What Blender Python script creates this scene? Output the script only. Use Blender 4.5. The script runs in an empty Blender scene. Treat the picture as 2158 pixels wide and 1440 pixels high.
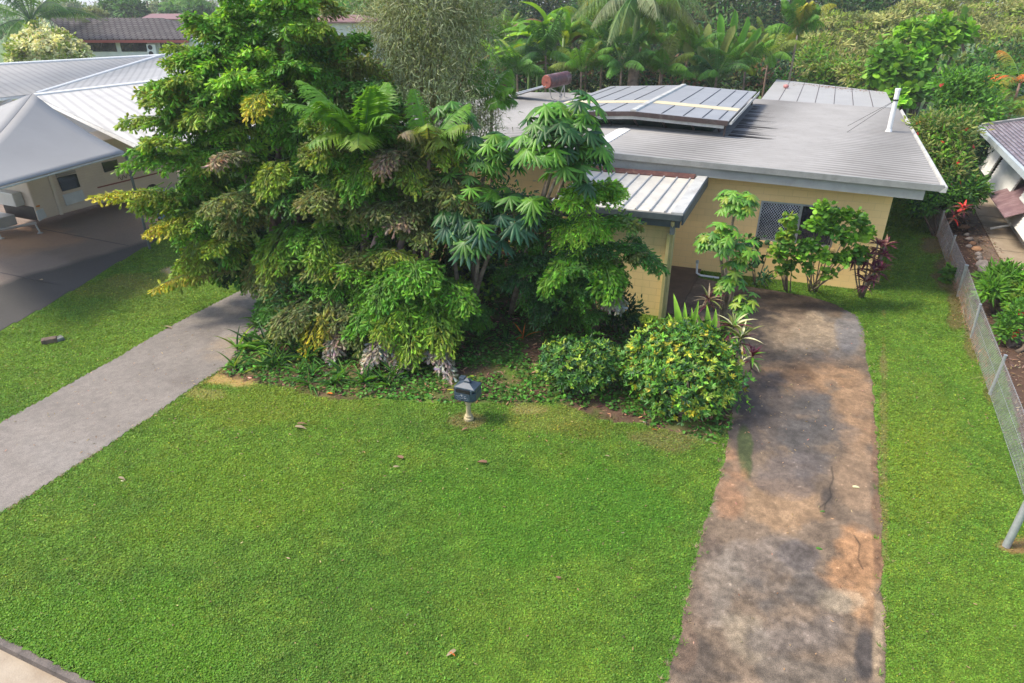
import bpy, math
import numpy as np
from math import radians, sin, cos, pi
from mathutils import Vector, Matrix

C = bpy.context.scene.collection
scene = bpy.context.scene
FP, CAMH = 1400.0, 7.6
TH = math.atan(710 / FP)

# ---------------------------------------------------------------- camera, sky, sun, exposure
cd = bpy.data.cameras.new('camera'); cam = bpy.data.objects.new('camera', cd); C.objects.link(cam)
cam.location = (0, 0, CAMH); cam.rotation_euler = (pi / 2 - TH, 0, 0)
cd.sensor_width = 36; cd.lens = 36 * FP / 2158; cd.clip_end = 6000; cd.clip_start = .1
scene.camera = cam
SUN_AZ = radians(-92)      # from +Y towards -X
SUN_EL = radians(52)
w = bpy.data.worlds.new("World"); scene.world = w; w.use_nodes = True
nt = w.node_tree; bg = nt.nodes['Background']
sky = nt.nodes.new('ShaderNodeTexSky'); sky.sky_type = 'NISHITA'; sky.sun_disc = False
sky.sun_elevation = SUN_EL; sky.sun_rotation = SUN_AZ
sky.air_density = 1.0; sky.dust_density = 2.0; sky.ozone_density = 0
nt.links.new(sky.outputs[0], bg.inputs[0]); bg.inputs[1].default_value = .14
sd = bpy.data.lights.new('sun', 'SUN'); sd.energy = 2.0; sd.angle = radians(14.0); sd.color = (1, .90, .74)
sun = bpy.data.objects.new('sun', sd); C.objects.link(sun)
sdir = Vector((sin(SUN_AZ) * cos(SUN_EL), cos(SUN_AZ) * cos(SUN_EL), sin(SUN_EL)))
sun.rotation_euler = sdir.to_track_quat('Z', 'Y').to_euler(); sun.location = (0, 0, 60)
vs = scene.view_settings; vs.view_transform = 'Standard'; vs.look = 'None'; vs.gamma = 1; vs.exposure = 1.32
scene.cycles.max_bounces = 6; scene.cycles.transparent_max_bounces = 6
scene.cycles.transmission_bounces = 4; scene.cycles.use_denoising = True

# ---------------------------------------------------------------- geometry helpers
def ray(x, y):
    a = (x - 1079) / FP; b = -(y - 720) / FP
    return np.array([a, cos(TH) + b * sin(TH), -sin(TH) + b * cos(TH)])
def P(x, y, z=0.0):                       # where a sight line meets the level z
    r = ray(x, y); t = (z - CAMH) / r[2]
    return np.array([r[0] * t, r[1] * t, z])
def Q(x, y, Y):                           # ... meets the distance Y
    r = ray(x, y); t = Y / r[1]
    return np.array([r[0] * t, Y, CAMH + r[2] * t])
def PV(x, y, A, d):                       # ... meets the upright plane through A along d
    r = ray(x, y); n = np.array([-d[1], d[0]])
    t = (n @ np.array(A[:2])) / (n @ r[:2])
    return np.array([r[0] * t, r[1] * t, CAMH + r[2] * t])
def topx(X, Y, Z=0.0):                    # world -> photo pixel (for laying out stains, wear and painted shade)
    X = np.asarray(X, float); Y = np.asarray(Y, float)
    dz = Z - CAMH
    f = Y * cos(TH) - dz * sin(TH); u = Y * sin(TH) + dz * cos(TH)
    f = np.maximum(f, .01)
    return 1079 + FP * X / f, 720 - FP * u / f
def inpoly(X, Y, poly):
    X = np.asarray(X); Y = np.asarray(Y); r = np.zeros(X.shape, bool); n = len(poly)
    for i in range(n):
        x1, y1 = poly[i][:2]; x2, y2 = poly[(i + 1) % n][:2]
        if y1 == y2: continue
        c = ((y1 > Y) != (y2 > Y)) & (X < (x2 - x1) * (Y - y1) / (y2 - y1) + x1)
        r ^= c
    return r
def nrm(v):
    v = np.asarray(v, float); return v / np.maximum(np.linalg.norm(v, axis=-1, keepdims=True), 1e-9)
UP = np.array([0, 0, 1.0])

def vnoise(X, Y, s, seed=0):              # smooth value noise 0..1
    X = np.asarray(X) / s; Y = np.asarray(Y) / s
    xi = np.floor(X).astype(np.int64); yi = np.floor(Y).astype(np.int64); fx = X - xi; fy = Y - yi
    fx = fx * fx * (3 - 2 * fx); fy = fy * fy * (3 - 2 * fy)
    def h(a, b):
        n = (a * 374761393 + b * 668265263 + seed * 982451653) & 0xffffffff
        n = ((n ^ (n >> 13)) * 1274126177) & 0xffffffff
        return ((n ^ (n >> 16)) & 0xffff) / 65535.0
    return (h(xi, yi) * (1 - fx) + h(xi + 1, yi) * fx) * (1 - fy) + (h(xi, yi + 1) * (1 - fx) + h(xi + 1, yi + 1) * fx) * fy
def fbm(X, Y, s, seed=0, o=4):
    r = 0; a = 1; t = 0
    for i in range(o): r = r + a * vnoise(X, Y, s / 2 ** i, seed + i * 7); t += a; a *= .55
    return r / t

class MB:
    """collects simple solids; build() links them as one mesh object"""
    def __init__(s): s.v = []; s.f = []; s.c = []; s.col = (1, 1, 1)
    def add(s, vs, fs):
        o = len(s.v); s.v += [tuple(map(float, p)) for p in vs]; s.f += [tuple(o + i for i in f) for f in fs]; return s
    def frame(s, o, ax, ay, az, lx, ly, lz):     # box from corner o along axes
        o = np.array(o, float); ax = nrm(ax) * lx; ay = nrm(ay) * ly; az = nrm(az) * lz
        p = [o, o + ax, o + ax + ay, o + ay]; p += [q + az for q in p]
        return s.add(p, [(0, 3, 2, 1), (4, 5, 6, 7), (0, 1, 5, 4), (1, 2, 6, 5), (2, 3, 7, 6), (3, 0, 4, 7)])
    def box(s, c, size, rz=0):
        c = np.array(c, float); ax = np.array([cos(rz), sin(rz), 0]); ay = np.array([-sin(rz), cos(rz), 0])
        return s.frame(c - ax * size[0] / 2 - ay * size[1] / 2 - UP * size[2] / 2, ax, ay, UP, *size)
    def hexa(s, bot, top):
        n = len(bot); v = list(bot) + list(top)
        f = [tuple(range(n))[::-1], tuple(range(n, 2 * n))] + [(i, (i + 1) % n, n + (i + 1) % n, n + i) for i in range(n)]
        return s.add(v, f)
    def slab(s, pts, th):                        # polygon with thickness downwards
        top = [np.array(p, float) for p in pts]; return s.hexa([p - UP * th for p in top], top)
    def tube(s, pts, rad, n=8, cap=True):
        pts = [np.array(p, float) for p in pts]; m = len(pts)
        if not hasattr(rad, '__len__'): rad = [rad] * m
        vs = []; ref = None
        for i in range(m):
            t = nrm(pts[min(i + 1, m - 1)] - pts[max(i - 1, 0)])
            if ref is None: ref = np.array([1., 0, 0]) if abs(t[0]) < .8 else np.array([0, 1., 0])
            a = nrm(np.cross(t, ref)); b = np.cross(t, a); ref = np.cross(a, t)
            for k in range(n):
                g = 2 * pi * k / n; vs.append(pts[i] + rad[i] * (a * cos(g) + b * sin(g)))
        fs = [(i * n + k, i * n + (k + 1) % n, (i + 1) * n + (k + 1) % n, (i + 1) * n + k) for i in range(m - 1) for k in range(n)]
        if cap: fs += [tuple(range(n))[::-1], tuple((m - 1) * n + k for k in range(n))]
        return s.add(vs, fs)
    def lathe(s, c, prof, n=20):
        c = np.array(c, float); vs = []
        for r, z in prof:
            for k in range(n): vs.append(c + [r * cos(2 * pi * k / n), r * sin(2 * pi * k / n), z])
        m = len(prof)
        fs = [(i * n + k, i * n + (k + 1) % n, (i + 1) * n + (k + 1) % n, (i + 1) * n + k) for i in range(m - 1) for k in range(n)]
        fs += [tuple(range(n))[::-1], tuple((m - 1) * n + k for k in range(n))]
        return s.add(vs, fs)
    def build(s, name, mat, root=None, smooth=False, bevel=0):
        off = np.array(root.location) if root else np.zeros(3)
        me = bpy.data.meshes.new(name); me.from_pydata([tuple(np.array(p) - off) for p in s.v], [], s.f); me.validate()
        o = bpy.data.objects.new(name, me); C.objects.link(o); me.materials.append(mat)
        if root: o.parent = root
        if smooth: me.polygons.foreach_set('use_smooth', [True] * len(me.polygons))
        if bevel:
            b = o.modifiers.new('bevel', 'BEVEL'); b.width = bevel; b.segments = 2; b.limit_method = 'ANGLE'
        return o

def sub(child_mb, name, mat, parent, root, **k):    # a sub-part: parent is a part whose own origin is the root's
    o = child_mb.build(name, mat, root, **k); o.parent = parent; return o

def bezier(p0, p1, p2, n):
    t = np.linspace(0, 1, n)[:, None]
    return (1 - t) ** 2 * p0 + 2 * t * (1 - t) * p1 + t * t * p2

def tag(o, label=None, cat=None, group=None, kind=None):
    if label: o['label'] = label
    if cat: o['category'] = cat
    if group: o['group'] = group
    if kind: o['kind'] = kind
    return o
def empty(name, loc, label, cat, group=None):
    o = bpy.data.objects.new(name, None); C.objects.link(o); o.location = tuple(map(float, loc)); o.empty_display_size = .3
    return tag(o, label, cat, group)

# ---------------------------------------------------------------- materials
def new_mat(name):
    m = bpy.data.materials.new(name); m.use_nodes = True
    n = m.node_tree.nodes; return m, n, m.node_tree.links, n['Principled BSDF']
def mat(name, c, c2=None, rough=.7, scale=3, metal=0, bump=0, bscale=40, spec=.5, dirt=None, dscale=1.2, damt=.5, detail=6, coord='Object'):
    m, n, l, b = new_mat(name)
    b.inputs['Roughness'].default_value = rough; b.inputs['Metallic'].default_value = metal
    b.inputs['Specular IOR Level'].default_value = spec
    tc = n.new('ShaderNodeTexCoord'); out = tc.outputs[coord]
    c2 = c2 or tuple(x * .82 for x in c)
    ns = n.new('ShaderNodeTexNoise'); ns.inputs['Scale'].default_value = scale; ns.inputs['Detail'].default_value = detail; ns.inputs['Roughness'].default_value = .65
    l.new(out, ns.inputs['Vector'])
    r = n.new('ShaderNodeValToRGB'); r.color_ramp.elements[0].position = .35; r.color_ramp.elements[1].position = .65
    r.color_ramp.elements[0].color = (*c2, 1); r.color_ramp.elements[1].color = (*c, 1)
    l.new(ns.outputs[0], r.inputs[0]); col = r.outputs[0]
    if dirt:
        d = n.new('ShaderNodeTexNoise'); d.inputs['Scale'].default_value = dscale; d.inputs['Detail'].default_value = 10; d.inputs['Roughness'].default_value = .75
        l.new(out, d.inputs['Vector'])
        mr = n.new('ShaderNodeMapRange'); mr.inputs[1].default_value = .52; mr.inputs[2].default_value = .7; mr.inputs[4].default_value = damt
        l.new(d.outputs[0], mr.inputs[0])
        mx = n.new('ShaderNodeMixRGB'); mx.inputs[2].default_value = (*dirt, 1); l.new(mr.outputs[0], mx.inputs[0]); l.new(col, mx.inputs[1]); col = mx.outputs[0]
    l.new(col, b.inputs['Base Color'])
    if bump:
        bn = n.new('ShaderNodeTexNoise'); bn.inputs['Scale'].default_value = bscale; bn.inputs['Detail'].default_value = 4; l.new(out, bn.inputs['Vector'])
        bp = n.new('ShaderNodeBump'); bp.inputs['Strength'].default_value = bump; bp.inputs['Distance'].default_value = .02
        l.new(bn.outputs[0], bp.inputs['Height']); l.new(bp.outputs[0], b.inputs['Normal'])
    return m
def leaf_mat(name, rough=.5, trans=.35, spec=.28):
    m, n, l, b = new_mat(name)
    a = n.new('ShaderNodeVertexColor'); a.layer_name = 'Col'
    tc = n.new('ShaderNodeTexCoord'); ns = n.new('ShaderNodeTexNoise'); ns.inputs['Scale'].default_value = 9; l.new(tc.outputs['Object'], ns.inputs['Vector'])
    mr = n.new('ShaderNodeMapRange'); mr.inputs[3].default_value = .72; mr.inputs[4].default_value = 1.28; l.new(ns.outputs[0], mr.inputs[0])
    mu = n.new('ShaderNodeVectorMath'); mu.operation = 'SCALE'; l.new(a.outputs[0], mu.inputs[0]); l.new(mr.outputs[0], mu.inputs['Scale'])
    l.new(mu.outputs[0], b.inputs['Base Color']); b.inputs['Roughness'].default_value = rough; b.inputs['Specular IOR Level'].default_value = spec
    t = n.new('ShaderNodeBsdfTranslucent')
    g = n.new('ShaderNodeVectorMath'); g.operation = 'MULTIPLY'; g.inputs[1].default_value = (1.5, 1.35, .7); l.new(mu.outputs[0], g.inputs[0]); l.new(g.outputs[0], t.inputs[0])
    mx = n.new('ShaderNodeMixShader'); mx.inputs[0].default_value = trans
    l.new(b.outputs[0], mx.inputs[1]); l.new(t.outputs[0], mx.inputs[2]); l.new(mx.outputs[0], n['Material Output'].inputs[0])
    return m
def vcol_mat(name, rough=.85, bump=.4, bscale=60, fine=.35, fscale=25, spec=.3):
    m, n, l, b = new_mat(name)
    a = n.new('ShaderNodeVertexColor'); a.layer_name = 'Col'; tc = n.new('ShaderNodeTexCoord')
    ns = n.new('ShaderNodeTexNoise'); ns.inputs['Scale'].default_value = fscale; ns.inputs['Detail'].default_value = 8; ns.inputs['Roughness'].default_value = .75
    l.new(tc.outputs['Object'], ns.inputs['Vector'])
    mr = n.new('ShaderNodeMapRange'); mr.inputs[1].default_value = .3; mr.inputs[2].default_value = .7; mr.inputs[3].default_value = 1 - fine; mr.inputs[4].default_value = 1 + fine
    l.new(ns.outputs[0], mr.inputs[0])
    mu = n.new('ShaderNodeVectorMath'); mu.operation = 'SCALE'; l.new(a.outputs[0], mu.inputs[0]); l.new(mr.outputs[0], mu.inputs['Scale'])
    l.new(mu.outputs[0], b.inputs['Base Color']); b.inputs['Roughness'].default_value = rough; b.inputs['Specular IOR Level'].default_value = spec
    bn = n.new('ShaderNodeTexNoise'); bn.inputs['Scale'].default_value = bscale; bn.inputs['Detail'].default_value = 5; l.new(tc.outputs['Object'], bn.inputs['Vector'])
    bp = n.new('ShaderNodeBump'); bp.inputs['Strength'].default_value = bump; bp.inputs['Distance'].default_value = .02
    l.new(bn.outputs[0], bp.inputs['Height']); l.new(bp.outputs[0], b.inputs['Normal'])
    return m
def block_mat(name, c, c2, moss, bw=.4, bh=.2):
    m, n, l, b = new_mat(name); b.inputs['Roughness'].default_value = .75
    tc = n.new('ShaderNodeTexCoord'); sp = n.new('ShaderNodeSeparateXYZ'); l.new(tc.outputs['Object'], sp.inputs[0])
    cb = n.new('ShaderNodeCombineXYZ'); l.new(sp.outputs[0], cb.inputs[0]); l.new(sp.outputs[2], cb.inputs[1])
    br = n.new('ShaderNodeTexBrick'); l.new(cb.outputs[0], br.inputs['Vector'])
    br.inputs['Scale'].default_value = 1; br.inputs['Brick Width'].default_value = bw; br.inputs['Row Height'].default_value = bh
    br.inputs['Mortar Size'].default_value = .007; br.inputs['Mortar Smooth'].default_value = .4
    br.inputs['Color1'].default_value = (*c, 1); br.inputs['Color2'].default_value = (*[x * .96 for x in c], 1); br.inputs['Mortar'].default_value = (*c2, 1)
    ns = n.new('ShaderNodeTexNoise'); ns.inputs['Scale'].default_value = 1.1; ns.inputs['Detail'].default_value = 9; ns.inputs['Roughness'].default_value = .7
    mp = n.new('ShaderNodeMapping'); mp.inputs['Scale'].default_value = (2.2, 1, .5); l.new(tc.outputs['Object'], mp.inputs[0]); l.new(mp.outputs[0], ns.inputs['Vector'])
    mr = n.new('ShaderNodeMapRange'); mr.inputs[1].default_value = .45; mr.inputs[2].default_value = .75; mr.inputs[4].default_value = .55; l.new(ns.outputs[0], mr.inputs[0])
    mx = n.new('ShaderNodeMixRGB'); mx.inputs[2].default_value = (*moss, 1); l.new(mr.outputs[0], mx.inputs[0]); l.new(br.outputs[0], mx.inputs[1])
    l.new(mx.outputs[0], b.inputs['Base Color'])
    bp = n.new('ShaderNodeBump'); bp.inputs['Strength'].default_value = .5; bp.inputs['Distance'].default_value = .01; bp.invert = True
    l.new(br.outputs['Fac'], bp.inputs['Height']); l.new(bp.outputs[0], b.inputs['Normal'])
    return m

M = {}
M['leaf'] = leaf_mat('leaf'); M['leaf_matte'] = leaf_mat('leaf_matte', .6, .25, .25); M['leaf_gloss'] = leaf_mat('leaf_gloss', .42, .2, .35)
M['grass'] = leaf_mat('grass', .6, .3, .2)
M['bark'] = mat('bark', (.16, .11, .075), (.06, .045, .035), .9, 6, bump=.8, bscale=14)
M['palebark'] = mat('palebark', (.33, .27, .2), (.14, .1, .075), .85, 5, bump=.5, bscale=20)
M['redbark'] = mat('redbark', (.42, .16, .08), (.18, .1, .07), .85, 6, bump=.5, bscale=20)
M['palmtrunk'] = mat('palmtrunk', (.3, .2, .16), (.13, .09, .07), .85, 4, bump=.8, bscale=10)
M['greenstem'] = mat('greenstem', (.12, .2, .04), (.06, .12, .03), .5, 3)
M['lawn'] = vcol_mat('lawn', .95, .7, 45, .5, 40, .1)
M['drive'] = vcol_mat('drive', .8, .8, 90, .5, 60, .3)
M['roof'] = mat('roof', (.31, .302, .29), (.27, .262, .25), .8, .8, metal=.0, dirt=(.18, .17, .16), dscale=2.5, damt=.3, spec=.12)
def add_rib_shade(m, d, period, dark=.35, w0=.62, w1=.82):
    """valley shade of a ribbed sheet painted into its colour: bands across the direction d"""
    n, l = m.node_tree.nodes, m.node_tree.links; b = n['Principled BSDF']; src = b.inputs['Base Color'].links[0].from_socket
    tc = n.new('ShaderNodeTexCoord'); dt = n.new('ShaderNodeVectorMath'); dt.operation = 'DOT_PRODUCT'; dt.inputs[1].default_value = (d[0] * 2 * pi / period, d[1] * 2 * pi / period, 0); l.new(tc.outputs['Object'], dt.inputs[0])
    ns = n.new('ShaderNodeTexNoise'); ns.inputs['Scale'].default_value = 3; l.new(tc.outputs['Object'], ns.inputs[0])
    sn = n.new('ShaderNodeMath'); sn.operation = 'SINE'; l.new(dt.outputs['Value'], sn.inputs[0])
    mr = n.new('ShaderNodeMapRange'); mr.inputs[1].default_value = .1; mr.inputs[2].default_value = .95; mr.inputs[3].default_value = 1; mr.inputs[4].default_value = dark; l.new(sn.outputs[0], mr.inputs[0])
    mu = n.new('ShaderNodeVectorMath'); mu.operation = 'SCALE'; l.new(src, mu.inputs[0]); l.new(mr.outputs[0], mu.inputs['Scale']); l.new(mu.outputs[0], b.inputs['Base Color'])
add_rib_shade(M['roof'], (.404, .915), .33, .58)  # dark bands paint the shade between the corrugations
M['fascia'] = mat('fascia', (.27, .275, .26), (.21, .215, .205), .6, 3, dirt=(.08, .07, .06), dscale=2.2, damt=.35)
M['beam'] = mat('beam', (.34, .34, .31), (.28, .28, .26), .65, 2, dirt=(.15, .13, .1), dscale=3, damt=.3)
M['gutter'] = mat('gutter', (.5, .5, .47), (.36, .36, .34), .5, 3, dirt=(.14, .1, .08), damt=.5)
M['wall'] = block_mat('wall', (.90, .61, .26), (.76, .52, .23), (.84, .57, .245))
M['entrywall'] = block_mat('entrywall', (.78, .59, .26), (.6, .45, .2), (.48, .43, .16))
M['darktrim'] = mat('darktrim', (.085, .11, .11), (.055, .07, .075), .5, 4)
M['pipe'] = mat('pipe', (.55, .46, .22), (.36, .34, .13), .5, 2, dirt=(.25, .26, .1), dscale=3, damt=.6)
M['entryroof'] = mat('entryroof', (.58, .55, .47), (.44, .42, .37), .42, 1.4, dirt=(.26, .23, .19), dscale=1.5, damt=.4)
M['rib'] = mat('rib', (.42, .41, .39), (.34, .335, .32), .45, 2)
M['rust'] = mat('rust', (.10, .035, .028), (.05, .02, .018), .8, 5, dirt=(.2, .12, .08), dscale=6, damt=.7)
M['poly'] = mat('poly', (.27, .275, .285), (.23, .235, .245), .5, 1.2, dirt=(.2, .2, .22), dscale=2, damt=.3)
M['cream'] = mat('cream', (.62, .53, .33), (.5, .43, .27), .5, 2, dirt=(.3, .27, .2), damt=.4)
M['darkframe'] = mat('darkframe', (.065, .04, .035), (.035, .025, .022), .6, 4, dirt=(.3, .3, .28), dscale=3, damt=.25)
M['white'] = mat('white', (.74, .74, .72), (.64, .64, .62), .5, 1.5, dirt=(.4, .38, .34), damt=.2)
M['whiteroof'] = mat('whiteroof', (.34, .335, .325), (.30, .295, .285), .6, .7, dirt=(.34, .33, .31), dscale=.8, damt=.4)
M['greyroof'] = mat('greyroof', (.36, .345, .32), (.31, .30, .28), .5, .6, dirt=(.25, .24, .22), dscale=.8, damt=.4)
M['glass'] = mat('glass', (.02, .025, .035), (.01, .012, .02), .08, 1, spec=.8)
M['black'] = mat('black', (.012, .012, .014), None, .5, 3)
M['alu'] = mat('alu', (.5, .52, .54), (.38, .4, .42), .35, 4, metal=.6)
M['galv'] = mat('galv', (.45, .47, .49), (.34, .36, .38), .4, 8, metal=.5)
M['wire'] = mat('wire', (.5, .48, .46), (.34, .3, .28), .5, 3, metal=.2)
M['concrete'] = mat('concrete', (.36, .30, .225), (.28, .225, .165), .85, 2, bump=.3, dirt=(.22, .15, .09), dscale=.8, damt=.6)
M['kerbc'] = mat('kerbc', (.17, .14, .12), (.1, .085, .075), .9, 3, bump=.6, dirt=(.03, .026, .022), dscale=2.0, damt=1)
M['asph'] = mat('asph', (.33, .30, .28), (.27, .245, .23), .9, 1.5, bump=.9, bscale=90, dirt=(.36, .31, .26), dscale=.5, damt=.5)
M['canvas'] = mat('canvas', (.25, .25, .25), (.225, .225, .225), .75, .5)
M['van'] = mat('van', (.62, .56, .48), (.57, .51, .44), .45, 2)
M['van2'] = mat('van2', (.55, .55, .52), (.5, .5, .47), .45, 2)
M['vanhatch'] = mat('vanhatch', (.55, .6, .63), None, .4, 2)
M['tyre'] = mat('tyre', (.02, .02, .02), None, .8, 5)
M['tile'] = mat('tile', (.13, .1, .1), (.07, .055, .06), .55, 6)
M['slate'] = mat('slate', (.15, .12, .14), (.08, .07, .085), .5, 5)
M['redroof'] = mat('redroof', (.22, .1, .09), (.16, .075, .07), .6, 2)
M['mulch'] = mat('mulch', (.13, .08, .055), (.05, .03, .022), .95, 14, bump=1, bscale=30)
M['brick'] = block_mat('brick', (.3, .2, .14), (.12, .09, .07), (.16, .12, .1), .23, .115)
M['rock'] = mat('rock', (.34, .3, .27), (.2, .17, .15), .9, 8, bump=.8, bscale=12)
M['orangerock'] = mat('orangerock', (.42, .24, .13), (.3, .16, .09), .9, 8, bump=.8, bscale=12)
M['mailbox'] = mat('mailbox', (.045, .07, .10), (.03, .045, .065), .38, 8, spec=.6)
M['stone'] = mat('stone', (.46, .38, .22), (.34, .28, .16), .8, 6, bump=.5, bscale=30, dirt=(.3, .28, .12), damt=.4, dscale=4)
M['bin'] = mat('bin', (.16, .26, .38), None, .5, 3)
M['tank'] = mat('tank', (.14, .035, .03), (.05, .025, .025), .4, 5, dirt=(.4, .38, .38), dscale=2.5, damt=.5)
M['amber'] = mat('amber', (.7, .25, .03), None, .3, 3)
M['stripe'] = mat('stripe', (.2, .03, .03), None, .4, 3)
M['hill'] = mat('hill', (.09, .13, .08), (.05, .08, .045), .95, .02)
M['timber'] = mat('timber', (.2, .11, .07), (.09, .055, .04), .8, 5)

# ---------------------------------------------------------------- leaf engine
def tri_template(pts, fold=.35, curl=0):
    """fan from the first point"""
    T = np.array([(x, y, -abs(x) * fold - curl * y * y) for x, y in pts]); F = np.array([(0, i, i + 1) for i in range(1, len(pts) - 1)])
    return T, F
FISH = tri_template([(0, 0), (-.15, .32), (-.36, .85), (-.2, .8), (-.17, 1.02), (-.03, .86), (.06, 1.08), (.13, .84), (.29, .95), (.31, .68)], .5, .12)
LANCE = (np.array([(0, 0, 0), (-.5, .35, -.12), (0, .38, 0), (.5, .35, -.12), (-.36, .72, -.14), (0, .75, -.06), (.36, .72, -.14), (0, 1, -.16)]),
         np.array([(0, 2, 1), (0, 3, 2), (1, 2, 5), (1, 5, 4), (2, 3, 6), (2, 6, 5), (4, 5, 7), (5, 6, 7)]))
DIAM = (np.array([(0, 0, 0), (-.5, .5, -.1), (0, 1, -.12), (.5, .5, -.1)]), np.array([(0, 2, 1), (0, 3, 2)]))
NEEDLE = (np.array([(-.5, 0, 0), (.5, 0, 0), (0, 1, -.15)]), np.array([(0, 1, 2)]))
ROUND = tri_template([(0, 0), (-.4, .15), (-.55, .5), (-.35, .88), (0, 1), (.35, .88), (.55, .5), (.4, .15)], .25, .2)
def strap_t(k=5, bend=.6):
    v = []; f = []
    for i in range(k + 1):
        t = i / k; wd = .5 * (1 - t ** 2.2) * (0.55 + .45 * min(1, t * 3)); y = t * (1 - .25 * bend * t); z = -bend * t * t * .55
        v += [(-wd, y, z + .12 * wd), (0, y, z), (wd, y, z + .12 * wd)]
    for i in range(k):
        a = i * 3
        for j in (0, 1): f += [(a + j, a + j + 1, a + j + 4), (a + j, a + j + 4, a + j + 3)]
    return np.array(v), np.array(f)
STRAP = strap_t(); PADDLE = strap_t(6, .8)
def paddle_t(k=9, bend=.5, seed=0):
    rg = np.random.default_rng(seed); v = []; f = []
    for i in range(k + 1):
        t = i / k; wd = .5 * min(1, (t * 5) ** .6) * max(0, 1 - max(0, (t - .62) / .38) ** 2) ** .5 + .01; y = t * (1 - .2 * bend * t); z = -bend * t * t * .5
        for sg in (-1, 0, 1): v.append((sg * wd * (1 - (.25 * rg.uniform() if sg else 0)), y + (rg.normal(0, .012) if sg else 0), z + .3 * wd * abs(sg) * .5))
    for i in range(k):
        a = i * 3
        for j in (0, 1): f += [(a + j, a + j + 1, a + j + 4), (a + j, a + j + 4, a + j + 3)]
    return np.array(v), np.array(f)

class Bag:
    def __init__(s): s.V = []; s.F = []; s.K = []; s.n = 0
    def raw(s, V, F, K):
        s.V.append(V); s.F.append(F + s.n); s.K.append(K); s.n += len(V)
    def leaves(s, T, pos, d, nv, wid, ln, col):
        T, F = T; pos = np.atleast_2d(pos); N = len(pos)
        if N == 0: return
        d = nrm(np.broadcast_to(d, (N, 3))); nv = np.broadcast_to(nv, (N, 3))
        sd_ = nrm(np.cross(d, nv) + 1e-6); n2 = np.cross(sd_, d)
        wid = np.broadcast_to(wid, (N,)); ln = np.broadcast_to(ln, (N,)); col = np.broadcast_to(col, (N, 3))
        V = pos[:, None] + sd_[:, None] * (T[None, :, 0:1] * wid[:, None, None]) + d[:, None] * (T[None, :, 1:2] * ln[:, None, None]) + n2[:, None] * (T[None, :, 2:3] * ln[:, None, None])
        FF = (F[None] + (np.arange(N) * len(T))[:, None, None]).reshape(-1, 3)
        s.raw(V.reshape(-1, 3), FF, np.repeat(col, len(T), 0))
    def tube(s, pts, r0, r1, col, n=4):
        pts = np.asarray(pts); m = len(pts); r = np.linspace(r0, r1, m)
        t = nrm(np.gradient(pts, axis=0)); a = nrm(np.cross(t, [.13, .3, .94])); b = np.cross(t, a)
        g = np.arange(n) * 2 * pi / n
        V = pts[:, None] + r[:, None, None] * (a[:, None] * np.cos(g)[None, :, None] + b[:, None] * np.sin(g)[None, :, None])
        F = []
        for i in range(m - 1):
            for k in range(n):
                p, q, u, v = i * n + k, i * n + (k + 1) % n, (i + 1) * n + (k + 1) % n, (i + 1) * n + k
                F += [(p, q, u), (p, u, v)]
        s.raw(V.reshape(-1, 3), np.array(F), np.broadcast_to(np.array(col, float), (m * n, 3)))
    def build(s, name, mt, root=None, parent=None):
        V = np.concatenate(s.V); F = np.concatenate(s.F); K = np.clip(np.concatenate(s.K), 0, 1)
        if root is not None: V = V - np.array(root.location)
        me = bpy.data.meshes.new(name); me.vertices.add(len(V)); me.vertices.foreach_set('co', V.astype(np.float32).ravel())
        me.loops.add(len(F) * 3); me.loops.foreach_set('vertex_index', F.astype(np.int32).ravel())
        me.polygons.add(len(F)); me.polygons.foreach_set('loop_start', np.arange(0, len(F) * 3, 3, dtype=np.int32))
        ca = me.color_attributes.new('Col', 'FLOAT_COLOR', 'POINT')
        ca.data.foreach_set('color', np.concatenate([K, np.ones((len(K), 1))], 1).astype(np.float32).ravel())
        me.update(calc_edges=True); me.materials.append(mt)
        o = bpy.data.objects.new(name, me); C.objects.link(o)
        if parent is not None: o.parent = parent
        elif root is not None: o.parent = root
        return o

def cj(rg, col, n, b=.25, h=.12):         # leaf-to-leaf variation of a colour
    col = np.array(col, float); k = np.exp(rg.normal(0, b, (n, 1))); hh = 1 + rg.normal(0, h, (n, 3)); return np.clip(col * k * hh, 0, 1)
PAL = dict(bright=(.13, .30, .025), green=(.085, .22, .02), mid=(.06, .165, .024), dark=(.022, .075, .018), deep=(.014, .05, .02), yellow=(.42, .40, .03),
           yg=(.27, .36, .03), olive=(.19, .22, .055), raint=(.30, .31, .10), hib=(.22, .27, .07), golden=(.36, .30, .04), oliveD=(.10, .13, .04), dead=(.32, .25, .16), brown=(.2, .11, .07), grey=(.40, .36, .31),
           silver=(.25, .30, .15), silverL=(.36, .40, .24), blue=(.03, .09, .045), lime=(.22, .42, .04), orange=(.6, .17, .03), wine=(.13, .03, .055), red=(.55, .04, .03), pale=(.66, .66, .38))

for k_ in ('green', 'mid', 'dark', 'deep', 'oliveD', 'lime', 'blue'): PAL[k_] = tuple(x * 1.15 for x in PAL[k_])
PAL['yg'] = (.21, .31, .03); PAL['olive'] = (.16, .20, .05)

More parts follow.
